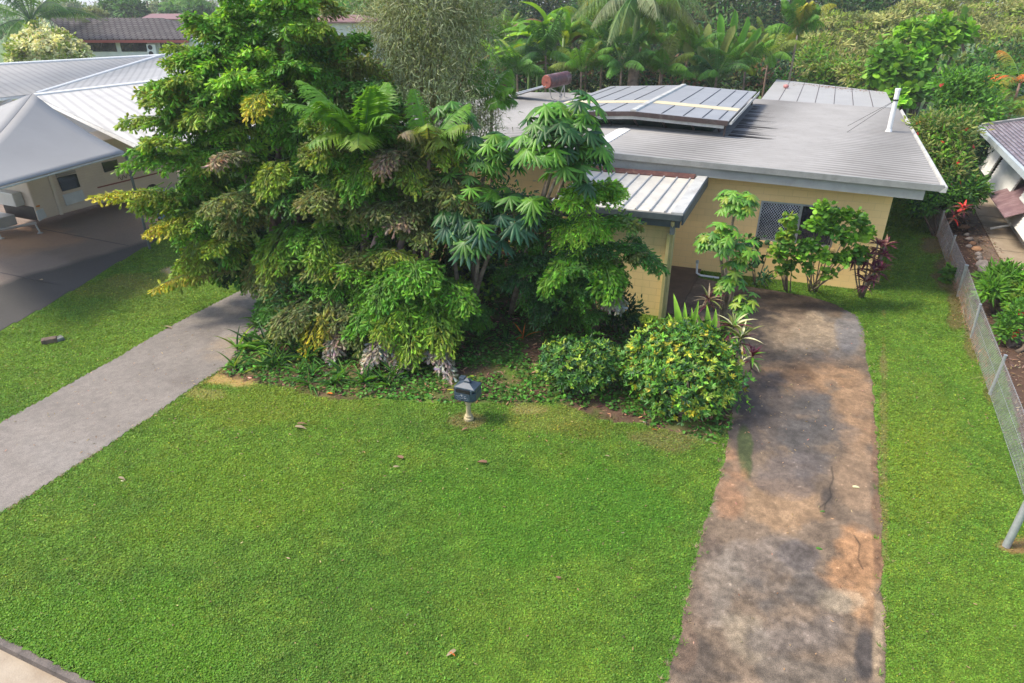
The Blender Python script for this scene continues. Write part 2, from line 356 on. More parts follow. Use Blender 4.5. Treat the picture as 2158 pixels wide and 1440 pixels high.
def fish_frond(bag, p0, p1, rg, col='green', arch=.3, L2=.55, leaf=.24, npin=9, tip=None, dens=5, wmul=.5, hang=0):
    p0 = np.array(p0, float); p1 = np.array(p1, float); L = np.linalg.norm(p1 - p0)
    R = bezier(p0, (p0 + p1) / 2 + UP * arch * L, p1, 14)
    c0 = np.array(PAL[col]); c1 = np.array(PAL[tip]) if tip else c0
    bag.tube(R, .018, .006, c0 * .8 + .05, 3)
    ts = np.linspace(.22, 1, npin)
    for t in ts:
        i = t * 13; k = min(int(i), 12); p = R[k] + (R[k + 1] - R[k]) * (i - k); tg = nrm(R[k + 1] - R[k])
        sd_ = nrm(np.cross(tg, UP)); 
        for s in (-1, 1):
            l2 = L2 * (.5 + .9 * sin(pi * min(1, .15 + .8 * t))) * rg.uniform(.8, 1.15) * (1 - .35 * t)
            d = nrm(sd_ * s * .85 + tg * (.45 + .6 * t) - UP * rg.uniform(.05, .35) + rg.normal(0, .08, 3))
            m = max(3, int(dens * l2 / .4)); u = np.linspace(.18, 1, m)
            pp = p + d * l2 * u[:, None] - UP * (.3 * l2 * u[:, None] ** 2)
            bag.tube(pp[[0, m // 2, -1]] - 0 * d, .006, .003, c0 * .8 + .03, 3)
            for q in (-1, 1):
                pr = nrm(np.cross(d, UP)) * q
                ld = nrm(d * .55 + pr * .5 - UP * (hang + rg.uniform(-.05, .65, (m, 1))) + rg.normal(0, .3, (m, 3)))
                cc = c0 + (c1 - c0) * np.clip((t - .35) / .5, 0, 1)
                sz = leaf * rg.uniform(.55, 1.2, m)
                bag.leaves(FISH, pp, ld, UP + rg.normal(0, .6, (m, 3)), sz * wmul * 1.35, sz, cj(rg, cc, m))
def pin_frond(bag, p0, p1, rg, col='green', arch=.25, n=26, ll=.45, lw=.035, hang=.4, tip=None, vee=.0, fwd=.5, T=NEEDLE, rb=.02):
    p0 = np.array(p0, float); p1 = np.array(p1, float); L = np.linalg.norm(p1 - p0)
    R = bezier(p0, (p0 + p1) / 2 + UP * arch * L, p1, 16); c0 = np.array(PAL[col]); c1 = np.array(PAL[tip]) if tip else c0
    bag.tube(R, rb, rb * .3, c0 * .9 + .06, 4)
    t = np.linspace(.16, .99, n); i = t * 15; k = np.minimum(i.astype(int), 14); p = R[k] + (R[k + 1] - R[k]) * (i - k)[:, None]; tg = nrm(R[k + 1] - R[k])
    sd_ = nrm(np.cross(tg, UP) + 1e-5); nu = np.cross(sd_, tg)
    for s in (-1, 1):
        l = ll * np.clip(np.sin(pi * (.12 + .8 * t)), .3, 1) * rg.uniform(.85, 1.1, n)
        d = nrm(sd_ * s + tg * fwd + nu * vee - UP * hang * rg.uniform(.6, 1.3, (n, 1)) + rg.normal(0, .06, (n, 3)))
        cc = c0 + (c1 - c0) * (t ** 2)[:, None]
        bag.leaves(T, p, d, nu, lw * 1.2, l, cj(rg, 1, n, .18, .06) * cc)
        if T is NEEDLE:      # bend: second, hanging half
            d2 = nrm(d - UP * (.35 + hang * .5)); bag.leaves(T, p + d * l[:, None] * .45, d2, nu, lw, l * .62, cj(rg, 1, n, .18, .06) * cc)
def palmate(bag, c, up, rg, R=.3, n=9, wd=.3, col='green', droop=.5, T=LANCE):
    up = nrm(up); a = nrm(np.cross(up, [.3, .8, .1])); b = np.cross(up, a); g = np.arange(n) * 2 * pi / n + rg.uniform(0, 6)
    d = a * np.cos(g)[:, None] + b * np.sin(g)[:, None] + up * .15 - UP * droop * rg.uniform(.6, 1.4, (n, 1))
    l = R * rg.uniform(.85, 1.12, n); bag.leaves(T, np.repeat([c], n, 0), d, up + .001, l * wd, l, cj(rg, PAL[col] if isinstance(col, str) else col, n, .15, .07))
def rosette(bag, c, rg, R=.5, n=14, wd=.12, col='green', lo=.2, hi=1.2, T=STRAP, cols=None):
    g = rg.uniform(0, 2 * pi, n); e = rg.uniform(lo, hi, n); d = np.stack([np.cos(g) * np.cos(e), np.sin(g) * np.cos(e), np.sin(e)], 1)
    l = R * rg.uniform(.7, 1.15, n)
    k = cj(rg, PAL[col], n, .2, .1) if cols is None else np.array([PAL[cols[i % len(cols)]] for i in rg.integers(0, 99, n)]) * np.exp(rg.normal(0, .2, (n, 1)))
    bag.leaves(T, np.repeat([c], n, 0), d, UP, l * wd, l, k)
def ball(rg, n):
    return nrm(rg.normal(0, 1, (n, 3)))
def clump(bag, c, r, rg, n=800, sub_=30, size=.1, wd=.5, cols=('green',), T=LANCE, spread=.28, out=.6, down=.1, flat=1.0, shell=.55):
    """leaf clumps over an uneven ellipsoid"""
    c = np.array(c, float); r = .84 * np.array(r if hasattr(r, '__len__') else (r, r, r), float)
    d = ball(rg, sub_); d[:, 2] = np.where(d[:, 2] < -.35, -d[:, 2], d[:, 2])
    sc = c + d * r * (shell + (1 - shell) * rg.uniform(0, 1, (sub_, 1)) ** .5) * rg.uniform(.85, 1.12, (sub_, 1))
    cc = np.array([PAL[cols[rg.integers(len(cols))]] for _ in range(sub_)]) * np.exp(rg.normal(0, .22, (sub_, 1)))
    k = rg.integers(0, sub_, n); o = rg.normal(0, 1, (n, 3)) * spread * r.mean() * [1, 1, flat]
    p = sc[k] + o; od = nrm((p - c) / r ** 1.0) * out + nrm(o) * .5 + rg.normal(0, .45, (n, 3)) - UP * down
    sz = size * rg.uniform(.65, 1.3, n)
    bag.leaves(T, p, od, UP * .7 + nrm(p - c) * .6 + rg.normal(0, .35, (n, 3)), sz * wd, sz, cc[k] * cj(rg, 1, n, .22, .08))
    return sc
def limbs(mb, base, tips, rg, r=.08, fork=.5):
    base = np.array(base, float)
    for t in tips:
        t = np.array(t, float); m = base + (t - base) * .5 + rg.normal(0, .12, 3) * np.linalg.norm(t - base) * .5
        pts = bezier(base, m + UP * .1, t, 6); mb.tube(pts, list(np.linspace(r, r * .22, 6)), 6)

# ================================================================ THE SETTING
U2 = nrm([.404, .915]); V2 = nrm([-.937, .348]); C0 = P(1981, 393, 3.34)
def hs(s, t, z): return np.array([C0[0] + V2[0] * s + U2[0] * t, C0[1] + V2[1] * s + U2[1] * t, z])
U3 = np.array([*U2, 0]); V3 = np.array([*V2, 0])

drive_px = [(1380, 1600), (1395, 1440), (1428, 1370), (1438, 1290), (1455, 1200), (1478, 1130), (1492, 1080), (1515, 1010), (1530, 930), (1545, 860), (1560, 800), (1545, 740), (1520, 700), (1480, 690),
            (1410, 700), (1425, 640), (1440, 600), (1470, 585), (1520, 597), (1585, 606), (1650, 616), (1712, 627), (1765, 644), (1802, 664), (1818, 692), (1826, 740), (1838, 800), (1845, 880), (1850, 960), (1856, 1060), (1860, 1160), (1862, 1280), (1868, 1440), (1872, 1600)]
DRIVE = [P(*p) for p in drive_px]; DRIVE[0] = np.array([1.5, 2.98, 0]); DRIVE[-1] = np.array([4.4, 1.86, 0])
path_px = [(-260, 1030), (0, 893), (120, 824), (250, 752), (350, 693), (440, 646), (500, 616), (535, 598), (600, 560), (660, 500), (900, 480), (800, 560), (700, 640), (560, 700), (500, 745), (478, 772), (425, 806), (330, 872), (205, 955), (100, 1024), (0, 1085), (-260, 1240)]
PATH = [P(*p) for p in path_px]; PATH[0] = np.array([-12.0, 8.25, 0]); PATH[-1] = np.array([-9.6, 7.3, 0])
nd_px = [(-400, 905), (0, 700), (110, 641), (200, 586), (265, 546), (318, 516), (370, 488), (410, 462), (440, 430), (440, 330), (300, 300), (-500, 330), (-900, 500)]
NDRIVE = [P(*p) for p in nd_px]
kA, kB = P(0, 1340), P(205, 1440); kd = nrm(kB - kA); kn = np.array([kd[1], -kd[0], 0])   # kn points to the street
if kn[1] > 0: kn = -kn
bed_px = [(470, 790), (600, 818), (760, 840), (900, 850), (1060, 850), (1180, 850), (1290, 880), (1400, 905), (1500, 935), (1545, 900), (1560, 780), (1540, 700), (1400, 700), (1300, 670), (1200, 560), (1000, 480), (800, 500), (640, 520), (560, 600), (520, 700)]
BED = [P(*p) for p in bed_px]
rbed_px = [(1955, 470), (1985, 430), (2045, 424), (2090, 500), (2150, 600), (2158, 650), (2300, 760), (2300, 1100), (2158, 960), (2110, 760), (2045, 620)]
RBED = [P(*p) for p in rbed_px]

def blobs(px, py, base, L, wob):
    """patches of wear and painted shade: (x, y, rx, ry, colour, strength)"""
    K = np.array(base, float).copy()
    for (x, y, rx, ry, c, s) in L:
        q = ((px - x) / rx) ** 2 + ((py - y) / ry) ** 2
        a = np.clip((1.15 - q - wob * 1.5) * 1.7, 0, 1) * s; K = K * (1 - a[:, None]) + np.array(c) * a[:, None]
    return K
def grid_sheet(name, poly, z, step, colf, mt, ext=None, edge=0.0):
    poly = [np.array(p) for p in poly]; X0 = min(p[0] for p in poly); X1 = max(p[0] for p in poly); Y0 = min(p[1] for p in poly); Y1 = max(p[1] for p in poly)
    nx = int((X1 - X0) / step) + 2; ny = int((Y1 - Y0) / step) + 2
    gx, gy = np.meshgrid(X0 + np.arange(nx) * step, Y0 + np.arange(ny) * step); X = gx.ravel(); Y = gy.ravel()
    ex = X + (fbm(X, Y, .5, 91) - .5) * edge; ey = Y + (fbm(X, Y, .5, 92) - .5) * edge
    ins = inpoly(ex, ey, poly); idx = np.arange(nx * ny).reshape(ny, nx)
    a, b, c, d = idx[:-1, :-1].ravel(), idx[:-1, 1:].ravel(), idx[1:, 1:].ravel(), idx[1:, :-1].ravel()
    ok = (ins[a].astype(int) + ins[b] + ins[c] + ins[d]) >= 3; F4 = np.stack([a, b, c, d], 1)[ok]
    use = np.unique(F4); mp = -np.ones(nx * ny, int); mp[use] = np.arange(len(use)); F4 = mp[F4]; X = X[use]; Y = Y[use]
    Z = z + np.zeros(len(X)) + (.0 if ext is None else ext(X, Y))
    bag = Bag(); bag.raw(np.stack([X, Y, Z], 1), np.concatenate([F4[:, [0, 1, 2]], F4[:, [0, 2, 3]]]), colf(X, Y))
    return bag.build(name, mt)

G1, G2, G3 = np.array([.105, .19, .028]), np.array([.080, .162, .026]), np.array([.15, .215, .033])
DIRT, MUL = np.array([.20, .125, .075]), np.array([.085, .052, .036])
lawn_marks = [(1170, 885, 110, 30, (.18, .2, .05), .6), (1120, 862, 50, 12, (.24, .2, .08), .6), (1400, 925, 110, 35, (.16, .13, .06), .6), (380, 570, 40, 14, (.36, .28, .17), .9), (290, 590, 80, 18, (.2, .17, .07), .5), (240, 610, 90, 25, (.18, .15, .06), .4),
              (480, 800, 60, 22, (.38, .24, .1), .8), (430, 830, 60, 16, (.3, .22, .1), .5), (985, 885, 42, 16, (.16, .1, .06), .8), (1965, 520, 40, 20, tuple(DIRT * .7), .8), (1990, 570, 32, 36, tuple(DIRT * .6), .8), (2015, 640, 22, 50, tuple(DIRT * .6), .7),
              (2050, 720, 18, 45, tuple(DIRT * .7), .6), (2085, 830, 12, 30, tuple(DIRT * .6), .5), (2150, 1150, 45, 16, (.22, .12, .06), .8), (1862, 1000, 9, 300, tuple(DIRT), .5),
              (1250, 905, 120, 25, (.13, .15, .03), .6), (820, 870, 250, 40, (.08, .15, .03), .3), (1960, 1000, 100, 110, (.16, .22, .03), .5), (1945, 880, 80, 80, (.14, .2, .03), .4), (250, 1340, 300, 130, (.10, .22, .02), .5), (560, 860, 260, 50, (.16, .2, .03), .5), (250, 620, 160, 60, (.13, .18, .03), .4), (1150, 1080, 300, 120, (.06, .17, .018), .5), (500, 1050, 260, 120, (.12, .2, .02), .4)]
def lawn_col(X, Y):
    px, py = topx(X, Y); n1 = fbm(X, Y, 2.2, 1); n2 = fbm(X, Y, .5, 2); n3 = fbm(X, Y, .15, 3, 2)
    a = np.clip((n1 - .35) * 3.3, 0, 1)[:, None]; K = G1 * (1 - a) + G2 * a; b = np.clip((n2 - .5) * 3, 0, 1)[:, None] * .5; K = K * (1 - b) + G3 * b
    K = K * (.75 + .5 * n3[:, None])
    wob = (fbm(X, Y, .8, 5) - .45) * 1.6
    K = blobs(px, py, K, lawn_marks, wob)
    ib = inpoly(X + (fbm(X, Y, .9, 8) - .5) * .9, Y + (fbm(X, Y, .9, 9) - .5) * .9, BED); mm = np.clip(.35 + (fbm(X, Y, .5, 11) - .35) * 2.2, 0, 1)[:, None]
    K = np.where(ib[:, None], K * (1 - mm) + MUL * (.6 + n3[:, None]) * mm, K)
    ir = inpoly(X, Y, RBED); K = np.where(ir[:, None], MUL * (.7 + .9 * n3[:, None]), K)
    return K
lawn_poly = [kA - kd * 30 + kn * 0, kB + kd * 12, np.array([24, 3.0, 0]), np.array([24, 40, 0]), np.array([-26, 40, 0]), np.array([-26, 14, 0])]
grid_sheet('lawn', lawn_poly, 0, .11, lawn_col, M['lawn'])['kind'] = 'structure'

drive_marks = [(1640, 640, 200, 30, (.06, .045, .04), .75), (1600, 690, 60, 60, (.05, .045, .05), .8), (1740, 720, 120, 60, (.24, .22, .21), .7), (1680, 720, 90, 60, (.42, .33, .24), .6), (1700, 790, 110, 50, (.40, .25, .15), .7), (1790, 700, 30, 50, (.2, .21, .25), .6),
               (1800, 860, 55, 110, (.36, .23, .14), .7), (1660, 800, 90, 26, (.42, .27, .17), .55), (1650, 880, 110, 90, (.11, .10, .105), .8), (1720, 930, 80, 100, (.10, .10, .11), .75), (1580, 880, 45, 110, (.10, .085, .085), .8), (1570, 960, 18, 60, (.06, .09, .03), .85),  # dark strip down the left edge paints the croton's cast shade
               (1600, 820, 80, 30, (.12, .1, .1), .5), (1690, 790, 40, 24, (.13, .08, .05), .6), (1650, 1070, 130, 60, (.37, .25, .16), .75), (1540, 1040, 40, 90, (.42, .24, .15), .65), (1790, 1010, 60, 90, (.34, .24, .17), .7), (1745, 1050, 22, 50, (.08, .07, .07), .8),
               (1680, 1000, 90, 60, (.17, .15, .16), .6), (1800, 1180, 70, 90, (.46, .26, .14), .8), (1820, 1280, 34, 70, (.46, .28, .16), .7), (1600, 1180, 110, 60, (.22, .2, .2), .5), (1690, 1170, 60, 30, (.12, .11, .12), .7), (1640, 1260, 130, 50, (.13, .12, .12), .75),
               (1520, 1230, 60, 100, (.28, .25, .23), .6), (1570, 1330, 50, 80, (.36, .31, .25), .6), (1700, 1330, 120, 60, (.2, .18, .18), .6), (1480, 1400, 100, 60, (.10, .085, .08), .7), (1700, 1420, 130, 40, (.13, .12, .115), .65), (1820, 1370, 24, 90, (.05, .05, .06), .8),
               (1850, 1350, 14, 120, (.38, .3, .22), .7), (1770, 1270, 60, 30, (.4, .35, .28), .5), (1440, 1360, 30, 70, (.2, .14, .11), .7), (1540, 1430, 40, 20, (.05, .045, .045), .8), (1500, 1150, 30, 40, (.13, .1, .09), .6), (1850, 1000, 14, 260, (.2, .12, .08), .7), (1470, 1270, 30, 60, (.16, .12, .1), .5)]
CRACKS = [[(1752, 985), (1756, 1010), (1748, 1030), (1752, 1048), (1740, 1062), (1736, 1078)], [(1740, 1062), (1728, 1070)], [(1800, 1130), (1812, 1150), (1808, 1180), (1818, 1200)]]
def drive_col(X, Y):
    px, py = topx(X, Y); n = fbm(X, Y, 1.1, 21, 5)[:, None]; K = np.array([.22, .17, .135]) * (.6 + .8 * n)
    K = blobs(px, py, K, drive_marks, (fbm(X, Y, .55, 23, 6) - .42) * 1.7)
    sp = vnoise(X, Y, .05, 29); f2 = fbm(X, Y, .22, 31, 5); f3 = fbm(X, Y, .09, 33, 3); K = K * (1 + .4 * (sp[:, None] - .5)) * (1 + .9 * (f2[:, None] - .5)) * (1 + 1.0 * (f3[:, None] - .5) * np.clip((py[:, None] - 1080) / 200 + .5, .3, 1)); K = np.where((sp > .97)[:, None], K * 1.5 + .03, K) * .72 * [1.06, 1.0, .86]
    for ln in CRACKS:
        dm = np.full(len(px), 99.)
        for (x0, y0), (x1, y1) in zip(ln[:-1], ln[1:]):
            t = np.clip(((px - x0) * (x1 - x0) + (py - y0) * (y1 - y0)) / ((x1 - x0) ** 2 + (y1 - y0) ** 2), 0, 1); dm = np.minimum(dm, np.hypot(px - x0 - t * (x1 - x0), py - y0 - t * (y1 - y0)))
        a = np.clip(1.2 - dm / 2.2, 0, 1)[:, None] * .7; K = K * (1 - a) + np.array([.02, .016, .013]) * a
    return K
tag(grid_sheet('driveway', DRIVE, .012, .024, drive_col, M['drive'], edge=.16), kind='structure')
def path_col(X, Y):
    px, py = topx(X, Y); K = np.array([.215, .19, .168]) * (.75 + .5 * fbm(X, Y, 1.5, 41)[:, None])
    return blobs(px, py, K, [(470, 740, 60, 30, (.28, .22, .16), .7), (560, 620, 60, 30, (.28, .25, .22), .5), (380, 800, 40, 20, (.14, .12, .105), .5), (150, 960, 120, 40, (.24, .22, .2), .4), (440, 700, 26, 40, (.15, .13, .115), .5)], (fbm(X, Y, .6, 43) - .45) * 1.5) * (.85 + .3 * vnoise(X, Y, .07, 47)[:, None])
tag(grid_sheet('footpath', PATH, .012, .05, path_col, M['drive'], edge=.1), kind='structure')
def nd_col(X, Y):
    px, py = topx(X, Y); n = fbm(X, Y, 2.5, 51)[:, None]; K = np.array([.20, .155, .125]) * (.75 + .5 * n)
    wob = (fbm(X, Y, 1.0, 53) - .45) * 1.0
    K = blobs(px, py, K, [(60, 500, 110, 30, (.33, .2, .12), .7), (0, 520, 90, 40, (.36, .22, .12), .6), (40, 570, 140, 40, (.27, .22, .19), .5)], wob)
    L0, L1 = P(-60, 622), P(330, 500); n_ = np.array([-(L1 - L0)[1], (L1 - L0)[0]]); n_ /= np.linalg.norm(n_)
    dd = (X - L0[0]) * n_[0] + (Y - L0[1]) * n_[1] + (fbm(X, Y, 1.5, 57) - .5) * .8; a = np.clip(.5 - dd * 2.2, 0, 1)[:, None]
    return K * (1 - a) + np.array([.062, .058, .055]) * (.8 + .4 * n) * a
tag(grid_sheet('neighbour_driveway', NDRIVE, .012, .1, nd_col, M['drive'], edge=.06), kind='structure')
for a_, b_ in (((0, 575), (120, 600)), ((60, 478), (270, 518))):      # expansion joints
    p, q = P(*a_, .014), P(*b_, .014); m = MB(); m.frame(p, q - p, np.cross(UP, q - p), UP, np.linalg.norm(q - p), .03, .003); m.build('driveway_joint', M['black'])['kind'] = 'structure'
# far ground, street, kerb
m = MB(); m.add([(-24, 14, -.02), (-25, 38, -.02), (23, 38, -.02), (23, 3, -.02), (900, 3, -.02), (4000, 5000, -.02), (-4000, 5000, -.02), (-900, 14, -.02)], [(0, 7, 6, 1), (1, 6, 5, 2), (2, 5, 4, 3)])
tag(m.build('ground', mat('farground', (.12, .2, .035), (.06, .12, .03), .95, .05, dirt=(.3, .2, .1), dscale=.02, damt=.5)), kind='structure')
K0, K1 = kA - kd * 30, kB + kd * 14
m = MB(); m.frame(K0 + kn * .002 - UP * .16, kd, kn, UP, 45, .09, .155); m.build('kerb', M['kerbc'])['kind'] = 'structure'
m = MB(); m.frame(K0 + kn * .094 - UP * .21, kd, kn, UP, 45, .5, .09); m.build('gutter_channel', M['concrete'])['kind'] = 'structure'
m = MB(); m.frame(K0 - kd * 20 + kn * .597 - UP * .3, kd, kn, UP, 90, 12, .17); m.build('road', mat('road', (.07, .07, .072), (.045, .045, .048), .9, 8, bump=.8, bscale=90))['kind'] = 'structure'

# ================================================================ THE YELLOW HOUSE
root = empty('house', hs(5, 5, 0), 'single storey house with yellow block walls and a wide low grey corrugated roof', 'house')
R = root; ro = np.array(root.location)
def corr(mb, f, n, k=6, amp=.022):
    """corrugated sheet: f(a, b) -> point, a across the ribs (0..n ribs), b 0..1 along them"""
    o = len(mb.v); cnt = n * k + 1
    for i in range(cnt):
        h = amp * abs(cos(pi * i / k)) ** .8 if False else amp * (.5 + .5 * cos(2 * pi * i / k))
        for b in (0, 1):
            p = f(i / (cnt - 1), b); mb.v.append((p[0], p[1], p[2] + h))
    for i in range(cnt - 1): a = o + 2 * i; mb.f.append((a, a + 2, a + 3, a + 1))
RW, RD, ZR, ZE = 9.55, 15.7, 3.60, 3.34
m = MB(); corr(m, lambda a, b: hs(RW * b - .02, a * RD, ZE + (ZR - ZE) * b), 48, 8, .035)
corr(m, lambda a, b: hs(RW + 9.6 * b, a * RD, ZR - .28 * b), 48, 8, .035)
roof = m.build('roof', M['roof'], R, smooth=True)
m = MB(); m.hexa([hs(-.0, .05, ZE - .06), hs(-.0, RD - .05, ZE - .06), hs(RW, RD - .05, ZR - .06), hs(RW, .05, ZR - .06)], [hs(0, .05, ZE - .01), hs(0, RD - .05, ZE - .01), hs(RW, RD - .05, ZR - .01), hs(RW, .05, ZR - .01)])
m.hexa([hs(RW, .05, ZR - .06), hs(RW, RD - .05, ZR - .06), hs(RW + 9.5, RD - .05, ZE - .06), hs(RW + 9.5, .05, ZE - .06)], [hs(RW, .05, ZR - .01), hs(RW, RD - .05, ZR - .01), hs(RW + 9.5, RD - .05, ZE - .01), hs(RW + 9.5, .05, ZE - .01)])
m.build('roof_lining', M['beam'], R)
m = MB()                                             # ridge cap
m.hexa([hs(RW - .22, 0, ZR + .0), hs(RW, 0, ZR + .03), hs(RW + .22, 0, ZR - .0), hs(RW + .22, 4.3, ZR), hs(RW, 4.3, ZR + .03), hs(RW - .22, 4.3, ZR)],
       [hs(RW - .22, 0, ZR + .035), hs(RW, 0, ZR + .07), hs(RW + .22, 0, ZR + .035), hs(RW + .22, 4.3, ZR + .035), hs(RW, 4.3, ZR + .07), hs(RW - .22, 4.3, ZR + .035)])
m.build('ridge_cap', M['white'], R)
m = MB()                                             # front barge board along the roof edge, then the beam below
m.hexa([hs(-.1, -.09, ZE - .13), hs(RW, -.09, ZR - .13), hs(RW, -.02, ZR - .13), hs(-.1, -.02, ZE - .13)], [hs(-.1, -.09, ZE + .045), hs(RW, -.09, ZR + .045), hs(RW, -.02, ZR + .045), hs(-.1, -.02, ZE + .045)])
m.hexa([hs(RW, -.09, ZR - .13), hs(RW + 9.6, -.09, ZE - .13), hs(RW + 9.6, -.02, ZE - .13), hs(RW, -.02, ZR - .13)], [hs(RW, -.09, ZR + .045), hs(RW + 9.6, -.09, ZE + .045), hs(RW + 9.6, -.02, ZE + .045), hs(RW, -.02, ZR + .045)])
m.build('barge_board', M['fascia'], R, bevel=.008)
m = MB(); m.hexa([hs(.3, .01, ZE - .40), hs(RW, .01, ZR - .40), hs(RW, .09, ZR - .40), hs(.3, .09, ZE - .40)], [hs(.3, .01, ZE - .09), hs(RW, .01, ZR - .09), hs(RW, .09, ZR - .09), hs(.3, .09, ZE - .09)])
m.build('beam', M['beam'], R)
m = MB(); m.hexa([hs(-.16, -.1, ZE - .14), hs(-.01, -.1, ZE - .14), hs(-.01, RD, ZE - .14), hs(-.16, RD, ZE - .14)], [hs(-.17, -.1, ZE + .01), hs(-.13, -.1, ZE + .01), hs(-.13, RD, ZE + .01), hs(-.17, RD, ZE + .01)])
m.build('gutter', M['gutter'], R)
m = MB(); m.hexa([hs(.3, .09, ZE - .30), hs(.34, .09, ZE - .30), hs(.34, RD, ZE - .30), hs(.3, RD, ZE - .30)], [hs(.3, .09, ZE - .08), hs(.34, .09, ZE - .08), hs(.34, RD, ZE - .08), hs(.3, RD, ZE - .08)])
m.build('eave_board', M['beam'], R)

def wall_obj(name, A, B, z0, z1, th, mt, root, hole=None):
    """wall from A to B in its own axes (x along it), with one rectangular hole (x0,x1,z0,z1)"""
    A = np.array(A[:2]); B = np.array(B[:2]); L = np.linalg.norm(B - A); an = math.atan2(*(B - A)[::-1]); m = MB()
    def bx(x0, x1, a, b): m.frame((x0, 0, a), (1, 0, 0), (0, 1, 0), UP, x1 - x0, th, b - a)
    if hole:
        h = hole; bx(0, h[0], z0, z1); bx(h[1], L, z0, z1); bx(h[0], h[1], z0, h[2]); bx(h[0], h[1], h[3], z1)
    else: bx(0, L, z0, z1)
    o = m.build(name, mt); o.parent = root; o.location = Vector((A[0], A[1], 0)) - root.location; o.rotation_euler = (0, 0, an); return o
WRp = P(1831, 613); W0 = WRp[:2]; WLd = V2
WB = W0 + V2 * 17.0
# front wall, seen from outside: A (left) -> B (right) so thickness goes back
hx = 17 - 3.42; wall_obj('wall', WB, W0, -.05, 3.05, .2, M['wall'], R, hole=(hx, hx + 2.15, 1.2, 2.4))
wall_obj('wall', W0 - U2 * -.001, W0 + U2 * 14.4, -.05, 3.05, .2, M['wall'], R)
wall_obj('wall', W0 + U2 * 14.4, W0 + U2 * 14.4 + V2 * 17, -.05, 3.05, .2, M['wall'], R)
wall_obj('wall', WB + U2 * 14.4, WB, -.05, 3.05, .2, M['wall'], R)
# window
Wv = np.array([*V2, 0]); Wn = np.array([V2[1], -V2[0], 0]) * 1.0
if Wn[1] > 0: Wn = -Wn
def wp(s, z, off=0.0): return np.array([W0[0], W0[1], 0]) + Wv * s + UP * z + Wn * off
m = MB()
for (s0, s1, z0, z1) in ((1.27, 3.42, 1.2, 1.25), (1.27, 3.42, 2.35, 2.4), (1.27, 1.32, 1.25, 2.35), (3.37, 3.42, 1.25, 2.35), (2.25, 2.33, 1.25, 2.35)):
    m.frame(wp(s0, z0, -.03), Wv, Wn, UP, s1 - s0, .045, z1 - z0)
win = m.build('window', M['alu'], R)
m = MB(); m.frame(wp(1.32, 1.25, -.09), Wv, Wn, UP, 2.05, .01, 1.1); sub(m, 'pane', M['glass'], win, R)
m = MB(); m.frame(wp(1.2, 1.12, .012), Wv, Wn, UP, 2.3, .05, .075); sub(m, 'sill', M['wall'], win, R)
m = MB()
def lattice(mb, o, ax, ay, W, Hh, st_, r, slope=1.0):
    """crossed wires clipped to a W x Hh panel"""
    n = int((W + Hh / slope) / st_) + 1
    nn = nrm(np.cross(ax, ay))
    for k in range(n):
        for sg in (1, -1):
            x0 = -Hh / slope + k * st_; a = max(x0, 0); b = min(x0 + Hh / slope, W)
            if b <= a: continue
            ya, yb = (a - x0) * slope, (b - x0) * slope
            if sg < 0: ya, yb = Hh - ya, Hh - yb
            mb.tube([o + ax * a + ay * ya + nn * r * sg, o + ax * b + ay * yb + nn * r * sg], r, 3, False)
lattice(m, wp(2.33, 1.25, .0), Wv, UP, 1.04, 1.1, .075, .006, 1.25); lattice(m, wp(1.32, 1.25, -.06), Wv, UP, .0001, 1.1, .075, .005)
sub(m, 'security_screen', M['alu'], win, R)

# raised clerestory roof
cz, ch = 4.08, 4.24; s0, s1, sr, t0, t1 = 6.04, 12.78, 9.3, 4.35, 13.65
def cl(s, t, dz=0):
    z = ch - (ch - cz) * abs(s - sr) / (sr - s0); return hs(s, t, z + dz)
m = MB()
m.hexa([cl(s0, t0, -.05), cl(sr, t0, -.05), cl(sr, t1, -.05), cl(s0, t1, -.05)], [cl(s0, t0), cl(sr, t0), cl(sr, t1), cl(s0, t1)])
m.hexa([cl(sr, t0, -.05), cl(s1, t0, -.05), cl(s1, t1, -.05), cl(sr, t1, -.05)], [cl(sr, t0), cl(s1, t0), cl(s1, t1), cl(sr, t1)])
cr = m.build('raised_roof', M['poly'], R)
m = MB(); tb = t0 + 2.45
m.hexa([cl(s0, tb, .004), cl(sr - .12, tb, .004), cl(sr - .12, tb + .75, .004), cl(s0, tb + .75, .004)], [cl(s0, tb, .012), cl(sr - .12, tb, .012), cl(sr - .12, tb + .75, .012), cl(s0, tb + .75, .012)])
m.hexa([cl(sr + .12, tb, .004), cl(s1, tb, .004), cl(s1, tb + .75, .004), cl(sr + .12, tb + .75, .004)], [cl(sr + .12, tb, .012), cl(s1, tb, .012), cl(s1, tb + .75, .012), cl(sr + .12, tb + .75, .012)])
sub(m, 'cream_strip', M['cream'], cr, R)
m = MB()
for s in (6.35, 6.9, 7.55, 8.3, 10.1, 10.9, 11.7, 12.4):
    for a, b in ((t0 + .1, tb - .1), (tb + .95, t1 - .4)):
        m.hexa([cl(s, a, .002), cl(s + .035, a, .002), cl(s + .035, b, .002), cl(s, b, .002)], [cl(s, a, .014), cl(s + .035, a, .014), cl(s + .035, b, .014), cl(s, b, .014)])
sub(m, 'seam', M['black'], cr, R)
m = MB(); m.hexa([cl(sr - .12, t0, .002), cl(sr + .12, t0, .002), cl(sr + .12, t1, .002), cl(sr - .12, t1, .002)], [cl(sr - .09, t0, .06), cl(sr + .09, t0, .06), cl(sr + .09, t1, .06), cl(sr - .09, t1, .06)])
sub(m, 'ridge_cap', M['gutter'], cr, R)
m = MB()
for a, b in ((s0, sr), (sr, s1)):
    m.hexa([cl(a, t0 - .06, -.16), cl(b, t0 - .06, -.16), cl(b, t0 - .005, -.16), cl(a, t0 - .005, -.16)], [cl(a, t0 - .06, -.01), cl(b, t0 - .06, -.01), cl(b, t0 - .005, -.01), cl(a, t0 - .005, -.01)])
